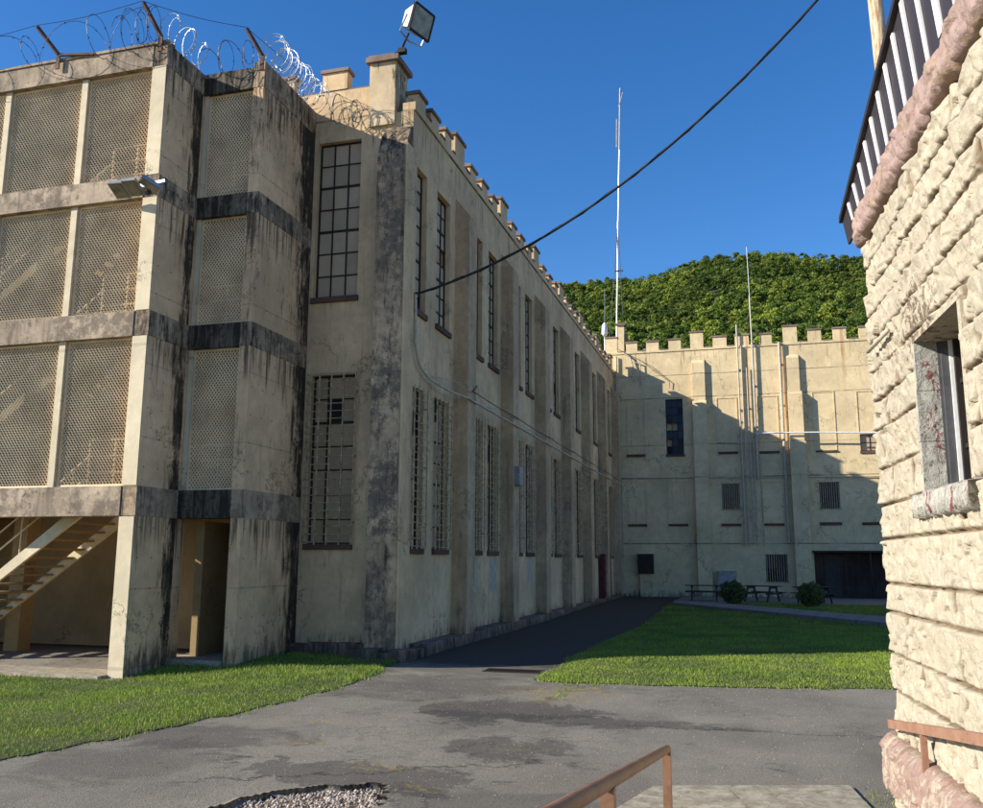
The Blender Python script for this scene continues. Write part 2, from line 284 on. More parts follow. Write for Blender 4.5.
def npmesh(name,V,F,mat,rnd=None,attr='rnd',parent=None,smooth=False,tri=True):
    me=bpy.data.meshes.new(name); k=F.shape[1]; V=V-wloc(parent)
    me.vertices.add(len(V)); me.vertices.foreach_set('co',V.astype(np.float32).ravel())
    me.loops.add(F.size); me.loops.foreach_set('vertex_index',F.astype(np.int32).ravel())
    me.polygons.add(len(F)); me.polygons.foreach_set('loop_start',np.arange(0,F.size,k,dtype=np.int32)); me.polygons.foreach_set('loop_total',np.full(len(F),k,np.int32))
    if smooth: me.polygons.foreach_set('use_smooth',np.ones(len(F),bool))
    me.update(calc_edges=True)
    if rnd is not None:
        dom='POINT' if len(rnd)==len(V) and attr=='joint' else 'FACE'
        a=me.attributes.new(attr,'FLOAT',dom); a.data.foreach_set('value',rnd.astype(np.float32))
    me.materials.append(M[mat]); o=bpy.data.objects.new(name,me); COL.objects.link(o)
    if parent: o.parent=parent
    return o
def holes_wall(mb,ax,p,u0,u1,z0,z1,holes,depth,inward):
    """wall face in plane axis=p; holes (ua,ub,za,zb); reveals go `depth` along inward"""
    us=sorted({u0,u1,*[h[0] for h in holes],*[h[1] for h in holes]}); zs=sorted({z0,z1,*[h[2] for h in holes],*[h[3] for h in holes]})
    def P(u,z,d=0):
        q=p+inward*d; return (q,u,z) if ax==0 else (u,q,z)
    for a,b in zip(us,us[1:]):
        for c,d in zip(zs,zs[1:]):
            m,n=(a+b)/2,(c+d)/2
            if any(h[0]<m<h[1] and h[2]<n<h[3] for h in holes): continue
            mb.quad(P(a,c),P(b,c),P(b,d),P(a,d))
    for h in holes:
        a,b,c,d=h
        mb.quad(P(a,c),P(a,d),P(a,d,depth),P(a,c,depth)); mb.quad(P(b,c),P(b,d),P(b,d,depth),P(b,c,depth))
        mb.quad(P(a,c),P(b,c),P(b,c,depth),P(a,c,depth)); mb.quad(P(a,d),P(b,d),P(b,d,depth),P(a,d,depth))
        mb.quad(P(a,c,depth+.0),P(b,c,depth),P(b,d,depth),P(a,d,depth))
# ---------------------------------------------------------------- ground
def sheet(name,poly_or_rect,step,dz,mat,inside=None):
    x0,x1,y0,y1=poly_or_rect; xs=np.arange(x0,x1+1e-6,step); ys=np.arange(y0,y1+1e-6,step)
    V=np.array([(x,y,G(x,y)+dz(x,y)) for y in ys for x in xs]); nx=len(xs); F=[]
    for j in range(len(ys)-1):
        for i in range(nx-1):
            if inside is None or inside(xs[i]+step/2,ys[j]+step/2): F.append((j*nx+i,j*nx+i+1,(j+1)*nx+i+1,(j+1)*nx+i))
    return npmesh(name,V,np.array(F),mat,smooth=True)
def inpoly(x,y,P):
    c=False; j=len(P)-1
    for i in range(len(P)):
        xi,yi=P[i]; xj,yj=P[j]
        if (yi>y)!=(yj>y) and x<(xj-xi)*(y-yi)/(yj-yi)+xi: c=not c
        j=i
    return c
LAWN_L=[(-40,-2),(-12,2),(-8.9,5),(-8.0,7.5),(-7.72,9),(-7.35,10.6),(-7.0,12.7),(-6.9,14.8),(-7.05,16.6),(-7.5,17.9),(-7.55,19.25),(-8.6,19.2),(-8.6,19.6),(-10.4,19.6),(-10.4,17.0),(-12.0,17.0),(-12.0,15.35),(-40,15.35)]
LAWN_R=[(-4.15,17.3),(-3.6,16.75),(-2.8,16.65),(-1,16.7),(.5,16.85),(2.1,17.15),(12,18.6),(30,20),(30,45),(-3.9,45),(-3.55,30),(-4.0,21)]
GRAV=[(-5.2,6.2),(-4.75,7.2),(-4.45,8.05),(-4.1,8.42),(-3.6,8.62),(-3.35,8.35),(-3.3,7.8),(-3.0,7.2),(-2.9,6.2)]
def wig(P,n=5,a=.07):
    out=[]
    for i in range(len(P)):
        p=np.array(P[i]);q=np.array(P[(i+1)%len(P)])
        for k in range(n):
            w=p+(q-p)*k/n; L=np.linalg.norm(q-p); out.append(tuple(w+(rng.normal(0,a,2) if L<6 and k else 0)))
    return out
LAWN_L2=wig(LAWN_L,6,.05); LAWN_R2=wig(LAWN_R,6,.07); GRAV2=wig(GRAV,5,.04)
def big_ground():
    # one sheet to the horizon: fine near, coarse far
    xs=np.unique(np.concatenate([np.linspace(-900,-60,8),np.linspace(-60,-16,12),np.arange(-16,12.01,.25),np.linspace(12,60,12),np.linspace(60,900,8)]))
    ys=np.unique(np.concatenate([np.linspace(-900,-30,8),np.linspace(-30,4,10),np.arange(4,22.01,.25),np.linspace(22,60,50),np.linspace(60,1200,12)]))
    V=[];nx=len(xs)
    for y in ys:
        for x in xs:
            z=G(x,y) 
            if inpoly(x,y,GRAV): z-=.07
            V.append((x,y,z))
    F=[(j*nx+i,j*nx+i+1,(j+1)*nx+i+1,(j+1)*nx+i) for j in range(len(ys)-1) for i in range(nx-1)
       if not inpoly((xs[i]+xs[i+1])/2,(ys[j]+ys[j+1])/2,[(-5,6.4),(-4.3,8.2),(-3.6,8.4),(-3.3,6.4)])]
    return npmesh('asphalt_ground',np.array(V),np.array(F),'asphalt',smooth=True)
struct(big_ground())
# broken rim of asphalt around the gravel: bed sheet lies lower
struct(sheet('gravel_bed',(-5.6,-2.6,5.8,9.0,),.1,lambda x,y:-.05 if inpoly(x,y,GRAV) else -.12,'gbed'))
def fine_road():
    # 5 cm thick top course over the gravel hole area, cut along a ragged edge
    st=.04; xs=np.arange(-5.5,-2.7,st); ys=np.arange(5.9,8.9,st); nx=len(xs)
    V=np.array([(x,y,G(x,y)+.004*min(1,max(0,min(x-xs[0]-.04,xs[-1]-x-.04,y-ys[0],ys[-1]-y-.04)*8))-.0005) for y in ys for x in xs]); F=[]
    for j in range(len(ys)-1):
        for i in range(nx-1):
            if not inpoly(xs[i]+st/2,ys[j]+st/2,GRAV2): F.append((j*nx+i,j*nx+i+1,(j+1)*nx+i+1,(j+1)*nx+i))
    F=np.array(F); n=len(V); V2=V.copy(); V2[:,2]-=.06
    # skirts
    from collections import Counter
    cnt=Counter()
    for f in F:
        for a,b in zip(f,np.roll(f,-1)): cnt[(min(a,b),max(a,b))]+=1
    sk=[(a,b,b+n,a+n) for (a,b),c in cnt.items() if c==1 and not any(V[q][0]<xs[0]+.01 or V[q][0]>xs[-1]-.01 or V[q][1]<ys[0]+.01 or V[q][1]>ys[-1]-.01 for q in (a,b))]
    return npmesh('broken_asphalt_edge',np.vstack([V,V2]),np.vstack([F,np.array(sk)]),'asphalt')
struct(fine_road())
def pebbles():
    V=[];F=[]; k=0
    for i in range(6000):
        x=R.uniform(-5.2,-2.9);y=R.uniform(6.2,8.7)
        if not inpoly(x,y,GRAV2): 
            if R.random()>.13: continue
        z=G(x,y)-.045; r=R.uniform(.008,.028)
        pts=[(1,0,0),(0,1,0),(-1,0,0),(0,-1,0),(0,0,.7),(0,0,-.7)]; a=R.uniform(0,6.28);ca,sa=math.cos(a),math.sin(a)
        sx,sy=R.uniform(.7,1.3),R.uniform(.6,1)
        for p in pts: V.append((x+r*(p[0]*sx*ca-p[1]*sy*sa),y+r*(p[0]*sx*sa+p[1]*sy*ca),z+r*p[2]+R.uniform(-.2,.2)*r))
        for f in((0,1,4),(1,2,4),(2,3,4),(3,0,4),(1,0,5),(2,1,5),(3,2,5),(0,3,5)): F.append(tuple(k+q for q in f))
        k+=6
    # loose light grit over the road
    for i in range(2600):
        x=R.uniform(-7,1.2);y=R.uniform(6.5,17)
        if inpoly(x,y,LAWN_L): continue
        z=G(x,y)+.008; r=R.uniform(.003,.008)
        for p in((1,0,0),(0,1,0),(-1,0,0),(0,-1,0),(0,0,.8),(0,0,-.5)): V.append((x+r*p[0],y+r*p[1],z+r*p[2]))
        for f in((0,1,4),(1,2,4),(2,3,4),(3,0,4),(1,0,5),(2,1,5),(3,2,5),(0,3,5)): F.append(tuple(k+q for q in f))
        k+=6
    o=npmesh('gravel',np.array(V),np.array(F),'gravel'); o['kind']='stuff'; tag(o,'loose pale gravel in the broken patch of the road and scattered grit','gravel')
pebbles()
struct(sheet('lawn_soil',(-40,-6.6,-2,19.8),.1,lambda x,y:.012,'soil',lambda x,y:inpoly(x,y,LAWN_L2)))
struct(sheet('far_lawn_soil',(-4.4,14,16.4,45.2),.1,lambda x,y:.012,'soil',lambda x,y:inpoly(x,y,LAWN_R2)))
def grass():
    Vs=[];Fs=[];Rn=[];k=0
    def patch(P,x0,x1,y0,y1,dens,w,h):
        n=int((x1-x0)*(y1-y0)*dens); X=rng.uniform(x0,x1,n);Y=rng.uniform(y0,y1,n)
        # shrink test
        PX=np.array(P); ins=np.zeros(n,bool); j=len(PX)-1
        for i in range(len(PX)):
            xi,yi=PX[i];xj,yj=PX[j]
            if yi!=yj: ins^=((yi>Y)!=(yj>Y))&(X<(xj-xi)*(Y-yi)/(yj-yi)+xi)
            j=i
        X=X[ins];Y=Y[ins]; X=X+rng.normal(0,.045+.05*np.abs(np.sin(Y*1.3+X)),len(X)); Y=Y+rng.normal(0,.045+.05*np.abs(np.sin(X*1.7)),len(Y))
        # clumpy heights
        cl=.75+.35*np.sin(X*2.1+np.sin(Y*1.7)*2)*np.sin(Y*2.7+X)+rng.uniform(-.3,.35,len(X))
        Z=np.array([G(a,b) for a,b in zip(X,Y)])+.01; n=len(X)
        a=rng.uniform(0,6.283,n); hh=h*np.clip(cl,.35,1.5); ww=w*rng.uniform(.6,1.2,n); le=rng.uniform(0,.8,n)*hh; b=rng.uniform(0,6.283,n)
        V=np.empty((n,3,3)); V[:,0]=np.c_[X-np.cos(a)*ww,Y-np.sin(a)*ww,Z-.01]; V[:,1]=np.c_[X+np.cos(a)*ww,Y+np.sin(a)*ww,Z-.01]; V[:,2]=np.c_[X+np.cos(b)*le,Y+np.sin(b)*le,Z+hh]
        nonlocal k
        Vs.append(V.reshape(-1,3)); Fs.append(np.arange(3*n).reshape(-1,3)+k); k+=3*n; Rn.append(rng.uniform(0,1,n))
    patch(LAWN_L2,-14,-6.7,7,15.3,1500,.007,.048); patch(LAWN_L2,-12.2,-7,15.3,19.6,1300,.008,.07)
    patch(LAWN_L2,-24,-14,7,15.4,250,.018,.06)
    patch(LAWN_R2,-4.3,6,16.5,23,1500,.008,.048); patch(LAWN_R2,6,12,17,24,500,.012,.06); patch(LAWN_R2,-4.2,7,23,32,600,.012,.07); patch(LAWN_R2,-4.2,14,32,45,260,.018,.08)
    # weeds at foot of the stone wall and along foundations
    def weeds(pts,n,h,w):
        nonlocal k
        A=[]
        for i in range(n):
            q=R.choice(pts); A.append((R.uniform(q[0],q[2]),R.uniform(q[1],q[3])))
        A=np.array(A); X,Y=A[:,0],A[:,1]; n=len(A); Z=np.array([G(a,b) for a,b in A]); a=rng.uniform(0,6.28,n);b=rng.uniform(0,6.28,n); hh=h*rng.uniform(.3,1,n)
        V=np.empty((n,3,3)); V[:,0]=np.c_[X-np.cos(a)*w,Y-np.sin(a)*w,Z];V[:,1]=np.c_[X+np.cos(a)*w,Y+np.sin(a)*w,Z];V[:,2]=np.c_[X+np.cos(b)*hh*.6,Y+np.sin(b)*hh*.6,Z+hh]
        Vs.append(V.reshape(-1,3)); Fs.append(np.arange(3*n).reshape(-1,3)+k); k+=3*n; Rn.append(rng.uniform(0,.9,n))
    weeds([(.82,8.5,.98,9.5),(.9,9.0,1.15,9.8)],160,.045,.005)
    weeds([(-7.5,24,-7.2,52),(-7.5,20,-7.3,24)],900,.12,.01)
    weeds([(-3.5,16.2,-2.6,16.9),(-3.3,15.3,-2.9,16.4),(-3.2,14.6,-3.0,15.2)],420,.03,.006)
    o=npmesh('grass',np.vstack(Vs),np.vstack(Fs),'grass',np.concatenate(Rn)); o['kind']='stuff'; tag(o,'short mown green grass on the lawns by the buildings','grass')
grass()
# concrete pad and ramp
mb=MB()
A=[(-1.02,9.2),(.79,9.78),(1.02,7.9),(-1.35,7.9)]
mb.hexa([(x,y,-.1) for x,y in A[::-1]],[(x,y,.03) for x,y in A[::-1]])
B=[(-1.35,7.9,.03),(1.02,7.9,.03),(1.3,-1.5,1.3),(-1.0,-1.5,1.3)]
mb.hexa([(x,y,z-.6 if z>.5 else -.12) for x,y,z in B],[(x,y,z) for x,y,z in B])
struct(mb.make('concrete_ramp','pad'))
# raised walk across the far lawn
mb=MB()
n=18
for i in range(n):
    a=i/n;b=(i+1)/n
    def ln(p,q,t): return (p[0]+(q[0]-p[0])*t,p[1]+(q[1]-p[1])*t)
    n0,n1=(-3.6,41.6),(7.5,27.6); f0,f1=(-3.7,44.3),(8.6,30.2)
    p=[ln(n0,n1,a),ln(n0,n1,b-.002),ln(f0,f1,b-.002),ln(f0,f1,a)]
    mb.hexa([(x,y,.0) for x,y in p],[(x,y,G(x,y)+.16+R.uniform(-.006,.006)) for x,y in p])
struct(mb.make('concrete_walk','walk'))
mb=MB(); mb.box((-3.9,45.2,-.1),(14,53.5,.2)); struct(mb.make('courtyard_pavement','walk'))
# drain
dr=thing('drain_grate',(-4.85,18.55,G(-4.85,18.55)),'long rusty drain grate in the road at the edge of the building shadow','drain grate')
zz=G(-4.85,18.55)
mb=MB(); 
for a,b in (((-5.45,18.3),(-4.25,18.34)),((-5.45,18.76),(-4.25,18.8))): mb.box((*a,zz-.02),(*b,zz+.02))
for xx in (-5.45,-4.29): mb.box((xx,18.34,zz-.02),(xx+.04,18.76,zz+.02))
mb.make('frame','metal_dark',dr)
mb=MB()
for i in range(22): mb.box((-5.39+i*.05,18.34,zz-.01),(-5.37+i*.05,18.76,zz+.014))
mb.make('bars','metal_dark',dr)
mb=MB(); mb.box((-5.41,18.34,zz-.018),(-4.29,18.76,zz-.006)); mb.make('pit','dark',dr)
# ---------------------------------------------------------------- stair annex
AX=thing('stair_tower',(-13.5,17.5,-.15),'cream concrete stair block of four storeys with mesh screens, at the left','building')
XL=-20.; YF=15.7; XR=-12.07; YR=17.1; XS=-10.47; YW=19.7
LV=[(3.02,3.63),(6.8,7.35),(9.9,10.4),(12.98,13.5)]
# side walls between slabs (parts)
mb=MB(); mb.box((XR-.33,YF+.004,-.4),(XR,YR+.3,3.02)); 
for (a,b),(c,d) in zip(LV,LV[1:]): mb.box((XR-.33,YF+.004,b),(XR,YR+.3,c))
mb.make('side_wall','annex',AX)
mb=MB(); mb.box((XR-.36,YF-.02,-.4),(XR-.004,YF,3.0))
for (a,b),(c,d) in zip(LV,LV[1:]): mb.box((XR-.36,YF-.02,b+.01),(XR-.004,YF,c-.01))
mb.make('corner_post','annex_front',AX)
mb=MB()
segs=[(-.4,3.02)]+[(b,c) for (a,b),(c,d) in zip(LV,LV[1:])]
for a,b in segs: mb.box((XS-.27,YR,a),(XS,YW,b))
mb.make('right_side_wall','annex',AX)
for i,(a,b) in enumerate(LV):
    mb=MB(); mb.box((XL,YF-.03,a),(XR-.36 if i<3 else XR-.36,YF+.35,b)); mb.make('front_slab','slab',AX)
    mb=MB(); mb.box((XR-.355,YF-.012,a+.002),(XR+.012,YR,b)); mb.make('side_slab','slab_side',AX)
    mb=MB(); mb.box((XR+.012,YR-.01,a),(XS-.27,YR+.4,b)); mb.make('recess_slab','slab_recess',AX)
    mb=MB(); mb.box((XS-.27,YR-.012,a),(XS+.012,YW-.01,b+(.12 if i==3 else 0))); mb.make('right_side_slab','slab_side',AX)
    # floors / ceilings
    fl_=[((-13.9,YF+.36),(XR-.34,YW-.02)),((XL,YF+.36),(-18.2,YW-.02)),((XR-.33,YR+.31),(XS-.28,YW-.02))]+([((-18.2,YF+.36),(-13.9,YW-.02))] if i==3 else [])
    for p_,q_ in fl_: mb=MB(); mb.box((*p_,a+.15),(*q_,b-.05)); mb.make('floor','inner',AX)
# stained parapet, ledge on roof edge
mb=MB(); mb.box((XL,YF-.06,13.5),(XR+.03,YF+.2,13.56)); mb.make('coping','slab',AX)
# unseen block added at left to keep sun off the interior; back wall
mb=MB(); mb.box((-38,YF,-.4),(XL-.01,YW,13.4)); mb.make('left_sun_block','annex',AX); mb=MB(); mb.box((XL,YW-.005,-.4),(XS-.28,YW+.1,13.5))
mb.make('inner_wall','inner',AX)
mb=MB(); mb.box((XL,YF-.3,-.5),(XR-.36,YW-.02,-.12)); mb.box((XR-.3,YR-.05,-.4),(XS-.28,YW-.02,.06)); mb.make('ground_floor','pad',AX)
mb=MB()
for x in (-16.95,): mb.box((x-.2,17.9,-.1),(x+.2,18.3,12.9))
mb.make('column','inner',AX)
# dark doorway at the right of the ground floor
mb=MB(); mb.box((-12.75,YW-.03,-.1),(-12.35,YW-.004,1.1)); mb.make('dark_opening','dark',AX)
# doorway reveal
mb=MB(); mb.box((-11.95,YR+.6,.06),(-11.75,YW-.02,2.98)); mb.make('passage_wall','inner',AX)
# mesh screens
def screen(x0,x1,z0,z1,y,mat='screen',pitch=.08,w=.0205):
    fr=MB(); 
    fr.box((x0,y-.015,z0),(x0+.05,y+.03,z1)); fr.box((x1-.05,y-.015,z0),(x1,y+.03,z1)); fr.box((x0+.05,y-.013,z0),(x1-.05,y+.028,z0+.05)); fr.box((x0+.05,y-.013,z1-.05),(x1-.05,y+.028,z1))
    o=fr.make('screen',mat,AX)
    a0,a1,b0,b1=x0+.05,x1-.05,z0+.05,z1-.05; W=a1-a0;H=b1-b0; V=[];F=[];k=0
    sl=1.35  # strand slope
    for sgn,yo in((1,0),(-1,.004)):
        c=-H/sl
        while c<W:
            # line x=c+t , z=t*sl
            t0=max(0,-c) ; t1=min(H/sl,W-c)
            if t1>t0+.01:
                for (p,q) in [((c+t0),(t0*sl))]: pass
                xa,za=c+t0,t0*sl; xb,zb=c+t1,t1*sl
                if sgn<0: xa,xb=W-xa,W-xb
                dx,dz=xb-xa,zb-za; L=math.hypot(dx,dz); nx_,nz_=-dz/L*w/2,dx/L*w/2
                P=[(a0+xa+nx_,b0+za+nz_),(a0+xa-nx_,b0+za-nz_),(a0+xb-nx_,b0+zb-nz_),(a0+xb+nx_,b0+zb+nz_)]
                yy=y+yo
                # twisted strand: one edge forward
                V+=[(P[0][0],yy,P[0][1]),(P[1][0],yy+.012,P[1][1]),(P[2][0],yy+.012,P[2][1]),(P[3][0],yy,P[3][1])]; F.append((k,k+1,k+2,k+3)); k+=4
            c+=pitch
    me=npmesh('mesh',np.array(V),np.array(F),mat,parent=o); return o
bays=[]
xs=[-18.55,-16.42,-14.27,-12.42]
for i,((a,b),(c,d)) in enumerate(zip(LV,LV[1:])):
    for x0,x1 in zip(xs,xs[1:]): screen(x0+.09,x1-.08 if x1<-13 else x1,b,c,YF+.13)
    for x in xs[:3]:
        mb=MB(); mb.box((x-.08,YF+.05,b),(x+.08,YF+.2,c)); mb.make('mullion','annex_front',AX)
    screen(XR+.12,XS-.3,b,c,YR+.12)
    mb=MB(); mb.box((XR+.01,YR+.06,b),(XR+.11,YR+.2,c)); mb.make('mullion','annex_front',AX)
# stairs
def flight(zb,name='staircase'):
    xt=-14.1; zt=zb; sl=.72; run=4.0
    mb=MB()
    for y in (16.3,17.85):
        mb.prism([(xt+.25,zt+.03),(xt+.25,zt+.35),(xt-run,zt+.35-sl*(run+.25)),(xt-run,zt-sl*(run))],1,y,y+.07)
    o=mb.make(name,'annex_front' if zb<4 else 'inner',AX)
    mb=MB(); k=0
    x=xt; z=zt+.12
    while z>zb-3.0 and x>xt-run+.2:
        mb.box((x-.16,16.37,z-.05),(x+.14,17.85,z)); x-=.27; z-=.27*sl
    mb.make('treads','rust' if False else 'inner',AX)
    mb=MB()
    for y in (16.33,):
        for dz in (.55,.95): mb.tube([(xt+.2,y,zt+.25+dz),(xt-run,y,zt+.25+dz-sl*(run+.2))],.02,6)
        for k in range(4): xx=xt-.1-k*1.25; zz_=zt+.25-sl*(xt+.2-xx); mb.tube([(xx,y,zz_),(xx,y,zz_+.95)],.018,6)
    mb.make('handrail','screen',AX)
for a,b in LV[:3]: flight(a+.02)
for a,b in LV[:3]:
    mb=MB()
    for dz in (.35,.7,1.05): mb.tube([(-13.75,16.25,b+dz),(-12.45,16.25,b+dz)],.018,6)
    for x in (-13.75,-13.1): mb.tube([(x,16.25,b-.02),(x,16.25,b+1.05)],.018,6)
    mb.tube([(-13.75,16.25,b+.7),(-14.3,16.25,b+.3)],.018,6)
    mb.make('guard_rail','screen',AX); mb=MB()
    for dz in (.35,.7,1.05): mb.tube([(-11.9,17.6,b+dz),(-10.8,17.6,b+dz)],.018,6)
    mb.tube([(-11.45,17.6,b-.02),(-11.45,17.6,b+1.05)],.018,6)
    mb.make('guard_rail','screen',AX)
# crack/gap line between annex and main
# triple flood light on the annex corner
fl=thing('flood_light',(-12.3,15.5,9.95),'triple head grey flood light fixed at the stair block corner','light fixture')
mb=MB(); mb.bar((-12.9,15.62,10.1),(-11.75,15.5,10.12),.05,.06); mb.box((-12.35,15.5,10.05),(-12.25,15.68,10.15)); mb.make('arm','greymetal',fl)
for i,(cx,rz,yy) in enumerate([(-12.72,.1,15.28),(-12.35,.05,15.24),(-11.92,-.75,15.22)]):
    mb=MB(); w,d=.17,.2; ca,sa=math.cos(rz),math.sin(rz)
    def q(u,v,z): return (cx+u*ca-v*sa,yy+u*sa+v*ca,z)
    mb.hexa([q(-w,-d,10.0),q(w,-d,10.0),q(w,d,9.82),q(-w,d,9.82)],[q(-w*.9,-d*.8,10.08),q(w*.9,-d*.8,10.08),q(w*.9,d,9.92),q(-w*.9,d,9.92)])
    h=mb.make('lamp_head','greymetal',fl)
    mb=MB(); mb.quad(q(-w*.88,-d*.88,9.98),q(w*.88,-d*.88,9.98),q(w*.88,d*.88,9.82),q(-w*.88,d*.88,9.82))
    mb.make('lens','reflector',h)
# ---------------------------------------------------------------- razor wire
def bracket(a,b,label):
    t_=thing('wire_bracket',a,label,'bracket','angle iron brackets holding the razor wire')
    mb=MB(); mb.bar(a,b,.07,.07); mb.make('arm','rust',t_)
    mb=MB(); mb.bar((a[0],a[1]-.03,a[2]-.35),(a[0],a[1]-.03,a[2]+.03),.1,.03); mb.make('plate','rust',t_)
    return t_
bracket((-14.95,15.62,13.62),(-15.25,15.2,14.15),'rusty wire bracket with a side stay on the front parapet, furthest left')
bracket((-12.2,15.62,13.62),(-12.42,15.2,14.25),'rusty wire bracket on the front corner of the stair block')
bracket((-10.5,17.05,13.7),(-10.75,16.7,14.25),'rusty wire bracket on the rear corner nearer the main building')
st=MB(); st.bar((-14.93,15.6,13.62),(-14.0,15.64,13.52),.06,.05); o=st.make('stay_bar','rust'); tag(o,'rusty flat stay bar lying along the front parapet beside the left bracket','stay bar')
def coil(path,r,pitch,name,label,mat,wr=.008,barb=.05,squash=1,seed=1):
    rr=random.Random(seed); P=np.array(path,float); L=np.r_[0,np.cumsum(np.linalg.norm(np.diff(P,axis=0),axis=1))]; n=int(L[-1]/pitch*18)
    pts=[]; 
    for i in range(n+1):
        s=L[-1]*i/n; c=np.array([np.interp(s,L,P[:,k]) for k in range(3)]); d=np.array([np.interp(min(s+.1,L[-1]),L,P[:,k])-np.interp(max(s-.1,0),L,P[:,k]) for k in range(3)]); d/=np.linalg.norm(d)
        a=2*math.pi*i/18; e1=np.array((0,0,1.)); e2=np.cross(d,e1); e2/=np.linalg.norm(e2)
        q=r*(1+.14*math.sin(a*.31+seed)+.1*math.sin(a*.173)); pts.append(c+e2*q*math.cos(a)*squash+e1*q*math.sin(a)+d*pitch*.9*math.sin(a*.5+seed)*.5)
    mb=MB(); mb.tube(pts,wr,4)
    for i in range(0,len(pts)-1,2):
        a,b=pts[i],pts[i+1]; d=(b-a)/(np.linalg.norm(b-a)+1e-6); m=(a+b)/2; s1=np.cross(d,(0,0,1.)); s1/=np.linalg.norm(s1)+1e-6; u=np.cross(s1,d)
        v=(s1*math.cos(i)+u*math.sin(i))*barb*.5
        mb.quad(m-d*barb*.5+v*.2,m-d*.4*barb+v,m,m-v,); mb.quad(m-v,m+d*.4*barb-v,m+d*barb*.5,m+v*.4)
    o=mb.make(name,mat); tag(o,label,'razor wire','coils of razor wire along the parapets'); return o
coil([(-19.5,15.45,13.7),(-15,15.42,13.75),(-12.6,15.42,13.8)],.45,.95,'razor_wire','thin sparse loops of dark razor wire along the front parapet','wire_dark',.007,.05,.8,3)
coil([(-13.2,15.5,13.85),(-12.2,15.5,13.9)],.42,.16,'razor_wire','dense bunch of razor wire loops beside the front corner bracket','wire_dark',.006,.05,.6,5)
coil([(-12.1,15.6,13.85),(-11.9,17.0,13.75)],.36,.24,'razor_wire','loose silver razor wire running back from the front corner of the stair block','galv',.008,.06,.8,8)
coil([(-11.9,17.0,13.8),(-10.7,17.0,13.85)],.33,.3,'razor_wire','dark razor wire loops over the recess between the two corners','wire_dark',.007,.05,.8,11)
coil([(-10.42,17.25,14.0),(-10.42,18.4,13.98),(-10.2,19.45,13.72)],.38,.11,'razor_wire','tight bright silver razor wire coil ending against the main building','galv',.008,.06,.85,14)
coil([(-10.1,19.4,13.6),(-9.0,19.32,13.25)],.34,.26,'razor_wire','slack razor wire loops hanging on the end wall below the turret','wire_dark',.007,.05,.5,17)
mb=MB(); P=[(-20,15.2,14.0),(-15.25,15.18,14.17),(-12.42,15.18,14.27),(-10.75,16.68,14.27),(-10.2,19.6,14.25)]
Q=[]
for a,b in zip(P,P[1:]):
    for i in range(8): u=i/8; Q.append((a[0]+(b[0]-a[0])*u,a[1]+(b[1]-a[1])*u,a[2]+(b[2]-a[2])*u-.07*math.sin(math.pi*u)))
mb.tube(Q+[P[-1]],.008,4); tag(mb.make('tension_wire','wire_dark'),'single strand strung between the bracket tips above the parapet','wire')
# ---------------------------------------------------------------- main building
MBD=thing('prison_building',(-15,36,0),'long cream two storey building with crenellated roofline, pilasters and barred windows','building')
FX=-7.75; YB=53.6
pil=[23.1+4.87*k for k in range(7)]
wins=[(19.93,20.75),(21.55,22.65)]
for p in pil[1:]: wins+=[(p-3.2,p-2.2),(p-1.5,p-.42)]
UP=(8.25,11.95); LO=(2.43,6.3)
holes=[(a,b,*UP) for a,b in wins]+[(a,b,*LO) for a,b in wins if not(46.4<a<48 or False)]
mb=MB(); holes_wall(mb,0,FX,19.7,YB,-.3,13.34,holes,.26,-1); mb.make('side_wall','plaster',MBD)
mb=MB(); mb.box((FX-.3,19.7,13.34),(FX+.04,YB-.01,13.56)); mb.make('parapet','plaster',MBD)
mb=MB(); ew=[(-10.36,-9.16,8.6,12.75),(-10.3,-9.12,2.52,6.62)]; holes_wall(mb,1,19.7,-30,-8.26,-.3,14.15,ew,.22,1); mb.box((-8.26,19.7,-.3),(FX-.004,19.9,13.335)); mb.make('end_wall','plaster',MBD)
mb=MB(); mb.box((-30,19.72,14.15),(-8.98,20.0,14.2)); mb.make('end_coping','cap',MBD)
mb=MB(); mb.box((-30,19.99,13.0),(FX-.31,YB,13.2)); mb.box((-30,19.72,-.3),(-29.8,YB,13.2)); mb.box((-30,19.97,13.2),(-8.96,19.99,14.14)); mb.make('roof','walk',MBD)
mb=MB(); mb.box((FX-1.0,19.9,-.2),(FX-.28,YB,13.0)); mb.box((-29.7,20.2,0),(FX-.4,20.3,12.9)); mb.make('inner_core','dark',MBD)
# foundation
def rough_strip(mb,x0,x1,y0,y1,z1,along,step=.35,amp=.05):
    a0,a1=(y0,y1) if along=='y' else (x0,x1); a=a0
    while a<a1-.01:
        b=min(a1,a+step*R.uniform(.6,1.4)); j=R.uniform(-amp,amp); k=R.uniform(-amp,amp)
        if along=='y': mb.hexa([(x0,a,-.4),(x1+j+.03,a,-.4),(x1+j+.03,b,-.4),(x0,b,-.4)],[(x0,a,z1+k),(x1+j,a,z1+k),(x1+j-.02,b,z1+k),(x0,b,z1+k)])
        else: mb.hexa([(a,y0-j-.03,-.4),(b,y0-j-.03,-.4),(b,y1,-.4),(a,y1,-.4)],[(a,y0-j,z1+k),(b,y0-j,z1+k),(b,y1,z1+k),(a,y1,z1+k)])
        a=b
mb=MB(); rough_strip(mb,FX-.02,FX+.46,20.1,53.5,.25,'y',2.6,.012)
rough_strip(mb,-10.46,-8.55,19.5,19.75,.24,'x'); rough_strip(mb,-8.75,-7.3,18.95,19.3,.2,'x',.3,.07); rough_strip(mb,-7.8,-7.38,19.3,20.1,.2,'y',.3,.06)
mb.make('foundation','found',MBD)
